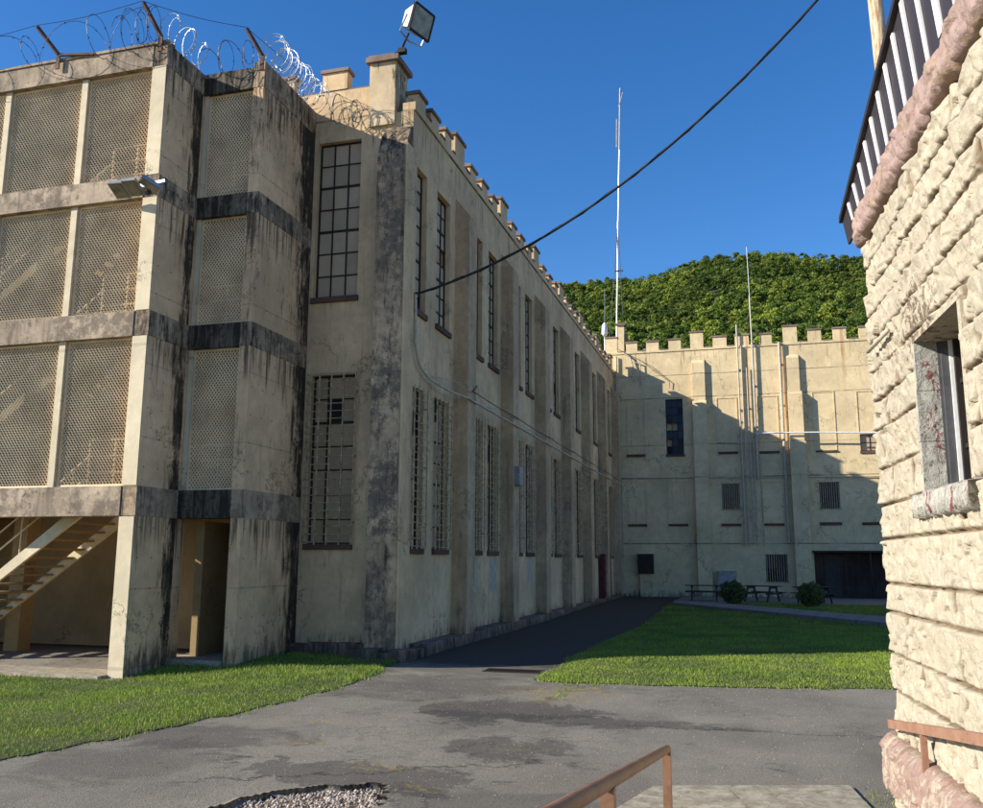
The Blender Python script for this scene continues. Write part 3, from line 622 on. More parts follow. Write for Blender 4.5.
# pilasters on the facade with sloped caps
def pilaster(y0,y1,x0,x1,z0,z1,slope,mat,par):
    mb=MB(); mb.prism([(x0,z0),(x1,z0),(x1,z1-slope),(x0,z1)],1,y0,y1)   # poly in (x,z)
    return mb.make('pilaster',mat,par)
for p in pil: pilaster(p,p+.75,FX-.01,FX+.42,.2,12.35,.55,'pilaster',MBD)
pilaster(19.24,19.9,FX-.012,FX+.045,.15,12.3,.05,'plaster',MBD)
# big end buttress with weathered sloping head
mb=MB(); mb.prism([(19.695,.15),(19.22,.15),(19.22,12.0),(19.5,12.72),(19.695,12.9)],0,-8.5,FX-.014); mb.make('buttress','butt',MBD)
# turret
mb=MB(); mb.box((-8.95,19.62,13.0),(-8.24,20.45,14.72)); mb.make('turret','tower',MBD)
mb=MB(); mb.box((-9.03,19.52,14.72),(-8.14,20.55,14.86)); mb.box((-8.98,19.58,14.86),(-8.3,20.5,14.93)); mb.make('turret_cap','cap',MBD)
# merlons
def merlon(par,x0,x1,y0,y1,z0,z1,mat,ov=.05,ct=.09):
    mb=MB(); mb.box((x0,y0,z0),(x1,y1,z1-ct)); L=((x0+x1)/2,(y0+y1)/2,z0); P=wloc(par)
    o=mb.make('merlon',mat,par,loc=tuple(np.array(L)-P)); 
    c=MB(); c.box((x0-ov,y0-ov,z1-ct),(x1+ov,y1+ov,z1)); c.make('cap','cap',o); return o
def cap_strip(par,x0,x1,y0,y1,z,mat='cap'):
    mb=MB(); mb.box((x0,y0,z),(x1,y1,z+.05)); return mb.make('coping',mat,par)
ms=[(19.95,20.5,0),(20.91,21.54,0),(22.02,22.6,0)]
for k in range(7):
    T=22.92+4.87*k; ms+=[(T,T+.88,1)]+[(T+d,T+d+.66,0) for d in(1.42,2.64,3.84)]
ms=[m for m in ms if m[1]<53.3]
for (a,b,tall) in ms: merlon(MBD,FX-.28,FX+.02,a,b,13.56,14.3+R.uniform(-.02,.02) if tall else 13.98+R.uniform(-.03,.03),'plaster')
for (a,b,_),(c,d,_) in zip(ms,ms[1:]): cap_strip(MBD,FX-.3,FX+.07,b+.06,c-.06,13.56)
for x0,x1 in ((-10.32,-9.62),(-11.85,-11.15),(-13.4,-12.7)): merlon(MBD,x0,x1,19.7,20.0,14.2,14.78,'plaster')
# window kit
def window(par,ax,p,inw,u0,u1,z0,z1,cols,rows,gm,grille=False,sill=True,bars=None,sillmat='sill',frame='metal_dark',gi=.035):
    """frame at depth inside opening; ax = axis normal to the wall"""
    d0=p+inw*.14; d1=p+inw*.19
    def bx(mb,ua,ub,za,zb,a,b): 
        mb.box((a,ua,za),(b,ub,zb)) if ax==0 else mb.box((ua,a,za),(ub,b,zb))
    mb=MB(); f=.045
    bx(mb,u0,u0+f,z0,z1,d0,d1); bx(mb,u1-f,u1,z0,z1,d0,d1); bx(mb,u0+f,u1-f,z0,z0+f,d0,d1); bx(mb,u0+f,u1-f,z1-f,z1,d0,d1)
    for i in range(1,cols): u=u0+(u1-u0)*i/cols; bx(mb,u-.016,u+.016,z0+f,z1-f,d0+inw*.004,d1)
    for j in range(1,rows): z=z0+(z1-z0)*j/rows; w=.03 if j in(3,rows-2) else .016; bx(mb,u0+f,u1-f,z-w,z+w,d0+inw*.008,d1-inw*.002)
    o=mb.make('window',frame,par)
    mb=MB(); pd=p+inw*.175
    for i in range(cols):
        for j in range(rows):
            if R.random()<.03: continue
            a=u0+(u1-u0)*i/cols+.01; b=u0+(u1-u0)*(i+1)/cols-.01; c=z0+(z1-z0)*j/rows+.01; d=z0+(z1-z0)*(j+1)/rows-.01; t1,t2=R.uniform(-.006,.006),R.uniform(-.006,.006)
            P=[(a,c,t1),(b,c,t2),(b,d,-t1),(a,d,-t2)]
            mb.quad(*[((pd+q[2],q[0],q[1]) if ax==0 else (q[0],pd+q[2],q[1])) for q in P])
    mb.make('pane',gm,o)
    if sill:
        mb=MB(); bx(mb,u0-.04,u1+.04,z0-.14,z0-.002,p-inw*.07,p+inw*.2); mb.make('sill',sillmat,o)
    if grille:
        mb=MB(); g0=p-inw*.10; 
        nb=5 if (u1-u0)>.9 else 4; ua,ub=u0-.05,u1+.05; zb,zt=z0-.02,z1+.02
        def P(u,z,off=0): return (g0-inw*off,u,z) if ax==0 else (u,g0-inw*off,z)
        for i in range(nb): u=ua+(ub-ua)*i/(nb-1); mb.tube([P(u,zb),P(u,zt)],.02,5)
        z=zb+.06
        while z<zt: mb.tube([P(ua-.02,z,.018),P(ub+.02,z,.018)],.012,4); z+=.185
        for u in(ua,ub):
            for z in(zb+.5,(zb+zt)/2,zt-.5): mb.box(*((( min(g0,p),u-.02,z),(max(g0,p),u+.02,z+.04)) if ax==0 else ((u-.02,min(g0,p),z),(u+.02,max(g0,p),z+.04))))
        mb.make('grille','grille',o)
    if bars:
        mb=MB(); g0=p-inw*.03
        for i in range(bars):
            u=u0+(u1-u0)*(i+.5)/bars; mb.tube([(u,g0,z0-.02),(u,g0,z1+.02)] if ax==1 else [(g0,u,z0),(g0,u,z1)],.022,5)
        for z in (z0,z1): mb.tube([(u0-.06,g0,z),(u1+.06,g0,z)],.025,5)
        mb.make('bars','grille',o)
    return o
for a,b in wins:
    window(MBD,0,FX,-1,a,b,*UP,2 if b-a<.9 else 3,8,'glass')
    if not 46.4<a<48: window(MBD,0,FX,-1,a,b,*LO,2 if b-a<.9 else 3,7,'glass2',grille=True)
window(MBD,1,19.7,1,*ew[0],3,7,'glass'); window(MBD,1,19.7,1,*ew[1],3,7,'glass2',grille=True)
# red entrance
mb=MB(); mb.box((FX-.02,46.9,.1),(FX+.3,49.3,2.5)); d=mb.make('door','reddoor',MBD)
mb=MB()
for z in (.5,1.0,1.5,2.0,2.4): mb.box((FX+.3,46.95,z),(FX+.33,49.25,z+.05))
mb.make('slats','reddoor',d)
# pale painted patches, meter box
for y0,y1,z0,z1 in ((25.05,25.5,1.25,2.28),(26.75,27.5,1.2,2.25),(31.7,32.3,1.3,2.2)):
    mb=MB(); mb.box((FX,y0,z0),(FX+.006,y1,z1)); mb.make('paint_patch','white' if False else 'conduit',MBD)
mb=MB(); mb.box((FX+.42,28.1,4.55),(FX+.6,28.6,5.15)); mb.make('meter_box','grey',MBD)
# conduits and cables along the facade
def cable(pts,r,name,mat,label,cat='cable',k=6,sag=.0,par=None,n=8):
    Q=[]
    for a,b in zip(pts,pts[1:]):
        for i in range(n): u=i/n; Q.append((a[0]+(b[0]-a[0])*u,a[1]+(b[1]-a[1])*u,a[2]+(b[2]-a[2])*u-sag*4*u*(1-u)))
    Q.append(pts[-1]); mb=MB(); mb.tube(Q,r,k); o=mb.make(name,mat,par,smooth=True)
    if not par: tag(o,label,cat)
    return o
C1=[(FX+.09,19.85,8.55),(FX+.09,19.87,8.0),(FX+.09,19.9,7.3),(FX+.1,20.15,6.85),(FX+.15,20.7,6.62),(FX+.3,21.8,6.5),(FX+.46,23.2,6.52)]
for p in pil: C1+=[(FX+.46,p+.1,6.5),(FX+.46,p+.7,6.5)]
C1=[c for i,c in enumerate(C1) if i==0 or c!=C1[i-1]]
C1+=[(FX+.46,52.8,6.45),(FX+.4,53.4,6.2),(FX+.4,53.45,2.4)]
cable(C1,.032,'wall_cable','conduit','pale heavy cable dropping at the corner and running along the pilasters to the far corner','cable',sag=.01)
C2=[(FX+.46,23.8,7.0)]+[(FX+.46,p+.3,6.78) for p in pil]; cable(C2,.016,'wall_wire','wire_dark','thin wire strung between the pilasters above the pale cable','wire',sag=.04)
for p in pil[:3]:
    cable([(FX+.1,p+1.2,7.2),(FX+.1,p+1.2,3.0)],.015,'conduit','conduit','',par=MBD)
    cable([(FX+.1,p-2.0,6.75),(FX+.3,p-.8,6.85),(FX+.46,p+.2,6.7)],.012,'conduit','conduit','',par=MBD)
# ---------------------------------------------------------------- back building
BB=thing('cell_block',(2,58,0.1),'cream crenellated building closing the far end of the courtyard, half in shade','building')
holes=[(-4.69,-3.68,8.35,11.65),(-1.62,-.64,5.08,6.57),(3.68,4.73,5.06,6.55),(.62,1.78,1.02,2.55),(3.2,7.3,-.2,2.75),(5.97,7.0,8.25,9.2)]
mb=MB(); holes_wall(mb,1,YB,-9.5,22,-.3,14.55,holes,.4,1); mb.make('front_wall','back',BB)
mb=MB(); mb.box((-9.5,YB-.05,14.55),(22,YB+.3,14.68)); mb.make('parapet','back',BB)
mb=MB(); mb.box((-9.5,YB+.3,14.0),(22,66,14.2)); mb.box((-9.5,65.8,0),(22,66,14.2)); mb.box((21.8,YB+.45,0),(22,65.8,14)); mb.box((-9.5,YB+.45,0),(-9.3,65.8,14)); mb.make('roof','walk',BB)
mb=MB(); mb.box((-9.4,YB+.41,0),(21.9,YB+.44,14)); mb.make('inner_core','dark',BB)
ml=[(-8.2,-7.48,15.68),(-6.95,-6.27,15.3),(-5.73,-4.98,15.3),(-4.4,-3.67,15.34),(-3.12,-2.36,15.71),(-1.82,-1.02,15.35),(-.55,.24,15.36),(.87,1.53,15.34),(2.17,2.94,15.72),(3.54,4.25,15.42),(4.9,5.6,15.42)]
ml+=[(6.3,7.0,15.4),(7.6,8.4,15.72)]+[(8.9+1.35*k,9.6+1.35*k,15.38 if k%4<3 else 15.7) for k in range(9)]
for a,b,z in ml: merlon(BB,a,b,YB-.02,YB+.28,14.68,z,'back')
for (a,b,_),(c,d,_) in zip(ml,ml[1:]): 
    if c-b>.15: cap_strip(BB,b+.06,c-.06,YB-.07,YB+.3,14.68)
def bpil(x0,x1,e,z1,sl,z0=.1,mat='back'):
    mb=MB(); mb.prism([(YB+.01,z0),(YB-e,z0),(YB-e,z1-sl),(YB+.01,z1)],0,x0,x1); return mb.make('pilaster',mat,BB)
bpil(-3.05,-2.34,.2,13.95,.22); bpil(-3.09,-2.3,.42,11.6,.3); bpil(2.27,2.94,.2,13.95,.22); bpil(2.24,3.02,.42,11.9,.3); bpil(2.2,3.08,.52,9.0,.2); bpil(8.0,8.7,.42,12,.3); bpil(13.4,14.1,.42,12,.3)
# windows
window(BB,1,YB,1,*holes[0],3,7,'glass3',sillmat='sill')
for h in (holes[1],holes[2],holes[3]): window(BB,1,YB,1,*h,2,2,'glass3',sill=False,bars=9)
window(BB,1,YB,1,*holes[5],2,2,'glass',sill=True)
def ledge(x0,x1,z0,z1,mat='sill',e=.08):
    mb=MB(); mb.box((x0,YB-e,z0),(x1,YB+.001,z1)); mb.make('ledge',mat,BB)
for q in ((-1.72,-.62,8.28,8.41),(.55,1.66,8.25,8.38),(-1.72,-.62,4.13,4.28),(.6,1.72,4.14,4.28),(3.6,4.76,4.15,4.32),(5.8,6.9,4.15,4.3),(-7.03,-5.93,4.15,4.28),(-4.69,-3.58,4.15,4.28),(-7.03,-5.93,8.25,8.4),(3.6,4.75,8.25,8.33)): ledge(*q)
# blind window recesses drawn as shallow frames
def blind(x0,x1,z0,z1):
    mb=MB(); e=.03
    mb.box((x0-.05,YB-e,z0),(x0,YB+.001,z1)); mb.box((x1,YB-e,z0),(x1+.05,YB+.001,z1)); mb.box((x0-.05,YB-e,z1),(x1+.05,YB+.001,z1+.05)); mb.make('blind_window_frame','back',BB)
for q in ((-6.95,-5.95,8.4,11.6),(-1.7,-.62,8.4,11.55),(.6,1.65,8.4,11.55),(3.6,4.7,8.35,11.65),(5.95,6.95,9.3,11.6),(-6.95,-5.95,4.3,6.7),(-4.65,-3.6,4.3,6.7),(-1.7,-.62,2.9,4.1),(.62,1.7,4.3,6.6)): blind(*q)
# garage entrance
mb=MB(); mb.box((3.2,YB+.12,-.1),(7.3,YB+.3,2.75)); 
for i in range(13): mb.box((3.22+i*.3,YB+.1,-.05),(3.22+i*.3+.27,YB+.12,2.7))
dr_=mb.make('garage_door','brown',BB)
mb=MB(); mb.box((3.7,YB+.06,.1),(4.5,YB+.1,2.6)); mb.make('door_leaf','tablewood',dr_)
mb=MB(); mb.box((4.3,YB+.03,1.1),(4.36,YB+.06,1.5)); mb.make('handle','metal_dark',dr_)
mb=MB(); mb.box((3.1,YB-.14,2.76),(7.5,YB+.001,3.14)); mb.make('lintel','back',BB)
mb=MB(); mb.tube([(6.02,YB-.6,2.75),(6.08,YB-.6,.15)],.05,8); mb.box((3.1,YB-.7,2.66),(7.5,YB-.142,2.75)); mb.make('canopy','brown',BB)
# wall pipes
for x,z0,z1,r in ((-.42,3.0,15.9,.05),(-.22,3.0,14.6,.035),(.05,3.1,13.3,.035),(.42,6.8,14.8,.06),(1.92,3.2,14.7,.08),(.25,3.0,9.0,.03),(.6,3.0,8.2,.03)):
    mb=MB(); mb.tube([(x,YB-.1-r,z0),(x,YB-.1-r,z1)],r,8); 
    for z in np.arange(z0+.6,z1-.5,2.4): mb.box((x-r-.04,YB-.1,z),(x+r+.04,YB+.001,z+.05))
    mb.make('wall_pipe','conduit',BB,smooth=False)
cable([(-8.0,YB-.08,7.0),(7.5,YB-.08,6.78)],.03,'wall_pipe','conduit','',par=BB)
cable([(.35,YB-.6,9.36),(3.5,YB-.6,9.3),(7.5,YB-.6,9.14)],.045,'wall_pipe','white','',par=BB)
cable([(-1.7,YB-.1,8.95),(.4,YB-.1,8.85),(.8,YB-.1,9.3)],.03,'wall_pipe','conduit','',par=BB)
cable([(-7.1,YB-.15,14.6),(-6.7,YB-.15,14.3),(-6.5,YB-.15,13.6),(-6.5,YB-.15,12.8)],.05,'wall_pipe','conduit','',par=BB)
cable([(-6.5,YB-.15,14.0),(-6.1,YB-.15,13.9),(-6.05,YB-.15,12.6)],.035,'wall_pipe','conduit','',par=BB)
cable([(-7.5,YB-.15,14.9),(-6,YB-.3,14),(-4.4,YB-.12,12.7),(-4.4,YB-.1,12.3)],.02,'wall_pipe','wire_dark','',par=BB)
cable([(-7.55,YB-.12,14.4),(-7.55,YB-.12,11.5),(-7.5,YB-.12,2.2)],.06,'downpipe','conduit','',par=BB)
mb=MB(); mb.box((-7.9,YB-.35,11.9),(-7.3,YB-.001,12.15)); mb.make('pipe_box','conduit',BB)
# wall box on plinth, chimney
vb=thing('vent_box',(-6.05,YB-.3,.15),'dark metal louvre box on a narrow plaster plinth against the far wall','vent box')
mb=MB(); mb.box((-6.4,YB-.25,.1),(-5.7,YB-.01,1.42)); mb.make('plinth','back',vb)
mb=MB(); mb.box((-6.49,YB-.45,1.43),(-5.6,YB-.01,2.5)); b_=mb.make('box','metal_dark',vb)
mb=MB()
for i in range(7): mb.box((-6.42,YB-.48,1.5+i*.14),(-5.67,YB-.45,1.56+i*.14))
mb.make('louvre','metal_dark',b_)
mb=MB(); mb.box((-6.52,YB-.48,2.5),(-5.57,YB-.01,2.56)); mb.make('hood','rust',b_)
ch=thing('roof_vent',(-7.35,55,14.2),'short cream chimney stack behind the roofline near the mast','chimney')
mb=MB(); mb.box((-7.62,54.9,14.2),(-7.22,55.3,16.7)); mb.make('stack','back',ch); mb=MB(); mb.box((-7.7,54.8,16.7),(-7.14,55.38,16.85)); mb.make('cap','cap',ch)
un=thing('rooftop_unit',(-7.05,54.6,14.2),'small dark equipment frame on the roof beside the chimney','roof unit')
mb=MB(); mb.box((-7.15,54.3,14.2),(-6.95,54.5,16.0)); mb.box((-6.85,54.3,14.2),(-6.55,54.6,15.6)); mb.make('cabinet','metal_dark',un)
mb=MB(); mb.box((-6.0,54.3,14.2),(-5.2,54.8,15.0)); mb.tube([(-5.6,54.3,14.9),(-5.3,54.3,15.2)],.12,8); mb.make('blower','greymetal',un)
cb=thing('utility_cabinet',(-1.5,YB-.4,.2),'grey metal utility cabinet against the far wall behind the left bush','cabinet')
mb=MB(); mb.box((-1.99,YB-.6,.2),(-1.04,YB-.03,1.55)); mb.make('body','grey',cb); mb=MB(); mb.box((-2.03,YB-.64,1.55),(-1.0,YB-.02,1.62)); mb.make('lid','grey',cb)
mb=MB(); mb.box((-1.95,YB-.62,.3),(-1.54,YB-.6,1.5)); mb.box((-1.5,YB-.62,.3),(-1.08,YB-.6,1.5)); mb.make('door','grey',cb)
# masts
ms_=thing('radio_mast',(-7.9,56,14.2),'very tall thin guyed radio mast rising above the far roof','mast')
mb=MB(); 
top=(-7.3,56,33.4)
mb.tube([(-7.9,56,14.2),(-7.6,56,24)],.045,6); mb.tube([(-7.6,56,24),(-7.42,56,29)],.035,6); mb.make('pole','greymetal',ms_)
mb=MB(); mb.tube([(-7.42,56,29),(-7.28,56,33.4)],.045,6); mb.tube([(-7.6,56,29.2),(-7.55,56,31.2)],.035,5); mb.tube([(-7.4,55.9,32),(-7.1,55.9,33)],.03,5); mb.make('antenna','conduit',ms_)
mb=MB(); 
for a in ((-8.4,55.5,14.2),(-8.1,57.5,14.2),(-7.2,55.3,14.2)): mb.tube([a,(-7.62,56,23.8)],.02,4)
mb.box((-7.85,55.95,20.6),(-7.35,56.05,20.7)); mb.make('guy_wire','wire_dark',ms_)
wp=thing('whip_antenna',(-8.35,55,14.2),'short whip antenna with a white dome where the two roofs meet','antenna','whip antennas on the roofs')
mb=MB(); mb.tube([(-8.45,55,14.2),(-8.45,55,16.2)],.04,6); mb.tube([(-8.45,55,16.2),(-8.4,55,19.2)],.018,5); mb.make('pole','greymetal',wp)
mb=MB(); mb.tube([(-8.45,55,16.1),(-8.45,55,16.3),(-8.45,55,16.8),(-8.45,55,17.0)],[.1,.2,.17,.04],10); mb.make('dome','white',wp,smooth=True)
wp=thing('whip_antenna',(.38,YB-.2,6.8),'tall whip antenna on a white pipe against the middle of the far wall','antenna','whip antennas on the roofs')
mb=MB(); mb.tube([(.42,YB-.24,14.8),(.4,YB-.24,17.6)],.05,6); mb.make('pole','conduit',wp)
mb=MB(); mb.tube([(.4,YB-.24,17.6),(.36,YB-.24,20.6)],.018,5); mb.make('whip','white',wp)
# ---------------------------------------------------------------- turret flood light
tl=thing('spot_light',(-8.05,19.6,14.95),'large hooded grey spot light leaning out from the turret cap','light fixture')
mb=MB(); mb.tube([(-8.25,19.6,14.9),(-8.1,19.58,14.92),(-7.98,19.55,15.15)],.03,6); mb.tube([(-7.98,19.55,15.15),(-7.85,19.5,15.35)],.03,6); mb.box((-8.15,19.5,14.86),(-7.95,19.66,14.98)); mb.make('bracket','metal_dark',tl)
# lamp: truncated box pointing to +x, -y, slightly down
c0=np.array((-7.56,19.35,15.5)); d=np.array((.93,-.30,-.30)); d/=np.linalg.norm(d); r_=np.cross(d,(0,0,1.)); r_/=np.linalg.norm(r_); u_=np.cross(r_,d)
def L_(a,b,c): return tuple(c0+r_*a+u_*b+d*c)
mb=MB(); mb.hexa([L_(-.24,-.2,-.28),L_(.24,-.2,-.28),L_(.24,.2,-.28),L_(-.24,.2,-.28)],[L_(-.36,-.31,.12),L_(.36,-.31,.12),L_(.36,.31,.12),L_(-.36,.31,.12)]); hd=mb.make('lamp_housing','greymetal',tl)
mb=MB()
o4=[(-.38,-.33),(.38,-.33),(.38,.33),(-.38,.33)]
for i in range(4):
    a,b=o4[i],o4[(i+1)%4]; mb.bar(L_(*a,.14),L_(*b,.14),.05,.05)
mb.make('rim','metal_dark',hd)
mb=MB(); mb.quad(L_(-.35,-.3,.15),L_(.35,-.3,.15),L_(.35,.3,.15),L_(-.35,.3,.15)); mb.make('lens','reflector',hd)
mb=MB(); mb.tube([L_(-.42,0,0),L_(-.42,-.42,-.1),L_(0,-.48,-.15),L_(.42,-.42,-.1),L_(.42,0,0)],.022,5); mb.make('yoke','greymetal',tl)
# ---------------------------------------------------------------- pole and overhead cable
up=thing('utility_pole',(3.0,19.0,0),'tall peeling timber utility pole behind the corner of the stone building','utility pole')
mb=MB(); mb.tube([(3.35,19,0),(3.2,19,5),(3.05,19,12),(2.93,19,16.2)],[.2,.18,.155,.14],14); mb.make('shaft','pole',up,smooth=True)
mb=MB(); mb.box((2.7,18.82,15.25),(3.2,18.86,15.35)); mb.tube([(2.93,18.75,15.3),(2.93,19.2,15.3)],.03,6); mb.make('bolt_plate','metal_dark',up)
pts=[]
for i in range(61):
    x=-7.72+(2.9+7.72)*i/60; A_=np.array([[1,X,X*X] for X in(-7.72,-2.05,1.97)]); co=np.linalg.solve(A_,(8.56,10.95,14.35)); pts.append((x,19.9-(x+7.72)/10.62*.9,co[0]+co[1]*x+co[2]*x*x))
mb=MB(); mb.tube(pts,.03,6); 
o=mb.make('overhead_cable','cable',smooth=True); tag(o,'thick black overhead cable sagging across the sky to the corner of the long building','cable')
mb=MB(); p2=[(p[0],p[1]+.03*math.sin(i*.9),p[2]+.035*math.cos(i*.9)) for i,p in enumerate(pts)]; mb.tube(p2,.012,5); mb.make('wrapped_wire','cable',o)
# ---------------------------------------------------------------- furniture
def picnic(x,y,a,label):
    t_=thing('picnic_table',(x,y,G(x,y)+.02),label,'picnic table','picnic tables by the far wall'); ca,sa=math.cos(a),math.sin(a); z=G(x,y)+.02
    def W(u,v,w): return (x+u*ca-v*sa,y+u*sa+v*ca,z+w)
    def B_(mb,u0,u1,v0,v1,w0,w1): mb.hexa([W(u0,v0,w0),W(u1,v0,w0),W(u1,v1,w0),W(u0,v1,w0)],[W(u0,v0,w1),W(u1,v0,w1),W(u1,v1,w1),W(u0,v1,w1)])
    mb=MB(); [B_(mb,-.92,.92,-.37+i*.15,-.37+i*.15+.14,.72,.76) for i in range(5)]; mb.make('tabletop','tablewood',t_)
    for s in(-1,1): mb=MB(); B_(mb,-.92,.92,s*.7-.13,s*.7-.005,.42,.46); B_(mb,-.92,.92,s*.7+.005,s*.7+.13,.42,.46); mb.make('bench','tablewood',t_)
    for e in(-.6,.6):
        for s in(-1,1):
            mb=MB(); mb.bar(W(e,s*.28,.72),W(e,s*.62,0),.05,.12); mb.make('leg','tablewood',t_)
        mb=MB(); B_(mb,e+.03,e+.07,-.82,.82,.34,.42); B_(mb,e+.03,e+.07,-.34,.34,.63,.71); mb.make('crossbar','tablewood',t_)
picnic(-2.5,47.4,.05,'dark picnic table partly behind the left bush')
picnic(.3,47.6,-.5,'dark picnic table in the middle, between the two bushes')
picnic(2.7,46.6,.25,'dark picnic table behind the right bush, nearest the garage doors')
def leafball(name,par,c,r,n,size,mat,sq=.9,core=True):
    u=rng.normal(size=(n,3)); u/=np.linalg.norm(u,axis=1)[:,None]; rr=r*(.72+.34*rng.random(n))*(1+.13*np.sin(u[:,0]*9)*np.sin(u[:,2]*8))
    P=np.array(c)+u*rr[:,None]*np.array((1,1,sq)); a=rng.normal(size=(n,3)); a+=u*.4; a/=np.linalg.norm(a,axis=1)[:,None]; b=np.cross(a,rng.normal(size=(n,3))); b/=np.linalg.norm(b,axis=1)[:,None]; s=size*rng.uniform(.6,1.3,n)[:,None]; c2=np.cross(a,b)
    V=np.stack([P-b*s,P+c2*s*.5,P+b*s,P-c2*s*.5],1).reshape(-1,3); return npmesh(name,V,np.arange(4*n).reshape(-1,4),mat,rng.random(n),parent=par)
for x,y,l in((-1.02,43.9,'round clipped bush in front of the utility cabinet, left of the pair'),(2.32,42.6,'round clipped bush in front of the garage side of the wall, right of the pair')):
    t_=thing('bush',(x,y,G(x,y)),l,'bush','round clipped bushes'); z=G(x,y)+.1
    leafball('foliage',t_,(x,y,z+.46),.57,5200,.05,'bush',.88)
    mb=MB(); mb.tube([(x,y,z-.1),(x,y,z+.0),(x,y,z+.5),(x,y,z+.9)],[.05,.3,.45,.1],10); mb.make('stem','bark',t_)
# ---------------------------------------------------------------- stone building
SB=thing('stone_building',(3.5,3.5,0),'cream painted rock faced stone building at the right edge with pink cornice','building')
yaw=rad(3.79); T_=np.array((math.sin(yaw),-math.cos(yaw),0)); N_=np.array((-math.cos(yaw),-math.sin(yaw),0)); P0=np.array((1.075,8.36,0))
def vnoise(x,y,seed):
    r=np.random.default_rng(seed).random((64,64)); xi=np.floor(x).astype(int);yi=np.floor(y).astype(int); fx=x-xi;fy=y-yi; fx=fx*fx*(3-2*fx);fy=fy*fy*(3-2*fy)
    g=lambda a,b:r[a%64,b%64]; return (g(xi,yi)*(1-fx)+g(xi+1,yi)*fx)*(1-fy)+(g(xi,yi+1)*(1-fx)+g(xi+1,yi+1)*fx)*fy
def fbm(x,y,seed,o=4):
    s=0;a=1;t_=0
    for i in range(o): s=s+a*vnoise(x*2**i,y*2**i,seed+i); t_+=a; a*=.55
    return s/t_-.5
def rock(name,s0,s1,courses,res,mat,off=0.,amp=.05,holes=(),profile=None,seed=3,lens=(.4,.95),jw=.014,jd=.03,crn=.09):
    z0,z1=courses[0],courses[-1]; ns=int((s1-s0)/res)+1; nz=int((z1-z0)/res)+1
    s=np.linspace(s0,s1,ns); z=np.linspace(z0,z1,nz); Sg,Zg=np.meshgrid(s,z); q=np.random.default_rng(seed)
    wz=Zg+.007*fbm(Sg*1.3,Zg*1.3,seed+40,3); 
    H=np.zeros_like(Sg); J=np.zeros_like(Sg)
    ci=np.clip(np.searchsorted(courses,wz,side='right')-1,0,len(courses)-2)
    for k in range(len(courses)-1):
        b=[s0-q.uniform(0,.5)]; 
        while b[-1]<s1: b.append(b[-1]+q.uniform(*lens)*(1.3 if courses[k+1]-courses[k]<.25 else 1))
        # a joint should not land at the outside corner (s=0)
        b=np.array([x if abs(x)>.18 else x+.3*np.sign(x+.001) for x in b]); b.sort()
        m=ci==k
        if not m.any(): continue
        sv=Sg[m]+.012*fbm(Sg[m]*5,Zg[m]*5,seed+9,2); zv=wz[m]; bi=np.clip(np.searchsorted(b,sv,side='right')-1,0,len(b)-2)
        ds=np.minimum(sv-b[bi],b[bi+1]-sv); dz=np.minimum(zv-courses[k],courses[k+1]-zv); de=np.minimum(ds,dz)
        hh=np.zeros_like(sv); base=q.uniform(-.007,.009,len(b)); tx=q.uniform(-.025,.025,len(b)); tz=q.uniform(-.06,.06,len(b))
        for j in range(len(b)-1):
            mm=bi==j
            if not mm.any(): continue
            L=b[j+1]-b[j]; W=courses[k+1]-courses[k]; K=max(6,int(L*W*120))
            px=q.uniform(b[j],b[j+1],K); pz=q.uniform(courses[k],courses[k+1],K); ph=q.uniform(-.5,.5,K)*amp*.55; gx=q.uniform(-.27,.27,K); gz=q.uniform(-.27,.27,K)
            S_=sv[mm][:,None]+.03*fbm(sv[mm]*9,zv[mm]*9,seed+5,3)[:,None]; Z_=zv[mm][:,None]
            D=(S_-px)**2+(Z_-pz)**2; i1=D.argmin(1); r=np.arange(len(i1))
            h=ph[i1]+gx[i1]*(S_[:,0]-px[i1])+gz[i1]*(Z_[:,0]-pz[i1])
            hh[mm]=h+base[j]+tx[j]*(sv[mm]-b[j]-L/2)+tz[j]*(zv[mm]-courses[k]-W/2)
        er=.012+.022*(fbm(sv*6,zv*6,seed+77,3)+.5); ed=np.clip(de/er,0,1)
        hv=ed*(amp+hh)+amp*.7*fbm(sv*13,zv*13,seed+2,6)*np.clip(de/.03,0,1)
        jj=np.clip(1-de/jw,0,1); hv=hv-jd*jj; H[m]=hv; J[m]=np.clip(1.5-de/(jw*.85),0,1)
    H=H+off
    for a,b_,c,d in holes:
        dd=np.hypot(np.maximum(np.maximum(a-Sg,Sg-b_),0),np.maximum(np.maximum(c-Zg,Zg-d),0)); wv=np.clip(dd/.05,0,1); H=H*wv+.018*(1-wv)
    if profile is not None: H=H+profile(Sg,Zg)
    # position along path with the outside corner
    rc=crn; X=np.zeros((*Sg.shape,3))
    RN=-T_  # normal of the return face (away from the camera)
    ang=np.clip((Sg+rc)/(2*rc),0,1)*math.pi/2    # 0 at return, pi/2 at front
    nrm=np.sin(ang)[...,None]*N_+np.cos(ang)[...,None]*RN
    cen=P0-N_*rc*.9+T_*rc*.9
    base=cen+nrm*rc*.9+np.maximum(Sg-rc,0)[...,None]*T_+np.maximum(-Sg-rc,0)[...,None]*(-N_)
    X=base+nrm*H[...,None]; X[...,2]=Zg
    idx=np.arange(ns*nz).reshape(nz,ns); cs=(Sg[:-1,:-1]+Sg[1:,1:])/2; cz=(Zg[:-1,:-1]+Zg[1:,1:])/2; keep=np.ones_like(cs,bool)
    for a,b_,c,d in holes: keep&=~((cs>a)&(cs<b_)&(cz>c)&(cz<d))
    F=np.stack([idx[:-1,:-1],idx[1:,:-1],idx[1:,1:],idx[:-1,1:]],-1)[keep]
    return npmesh(name,X.reshape(-1,3),F,mat,J.ravel(),attr='joint',parent=SB,smooth=False)
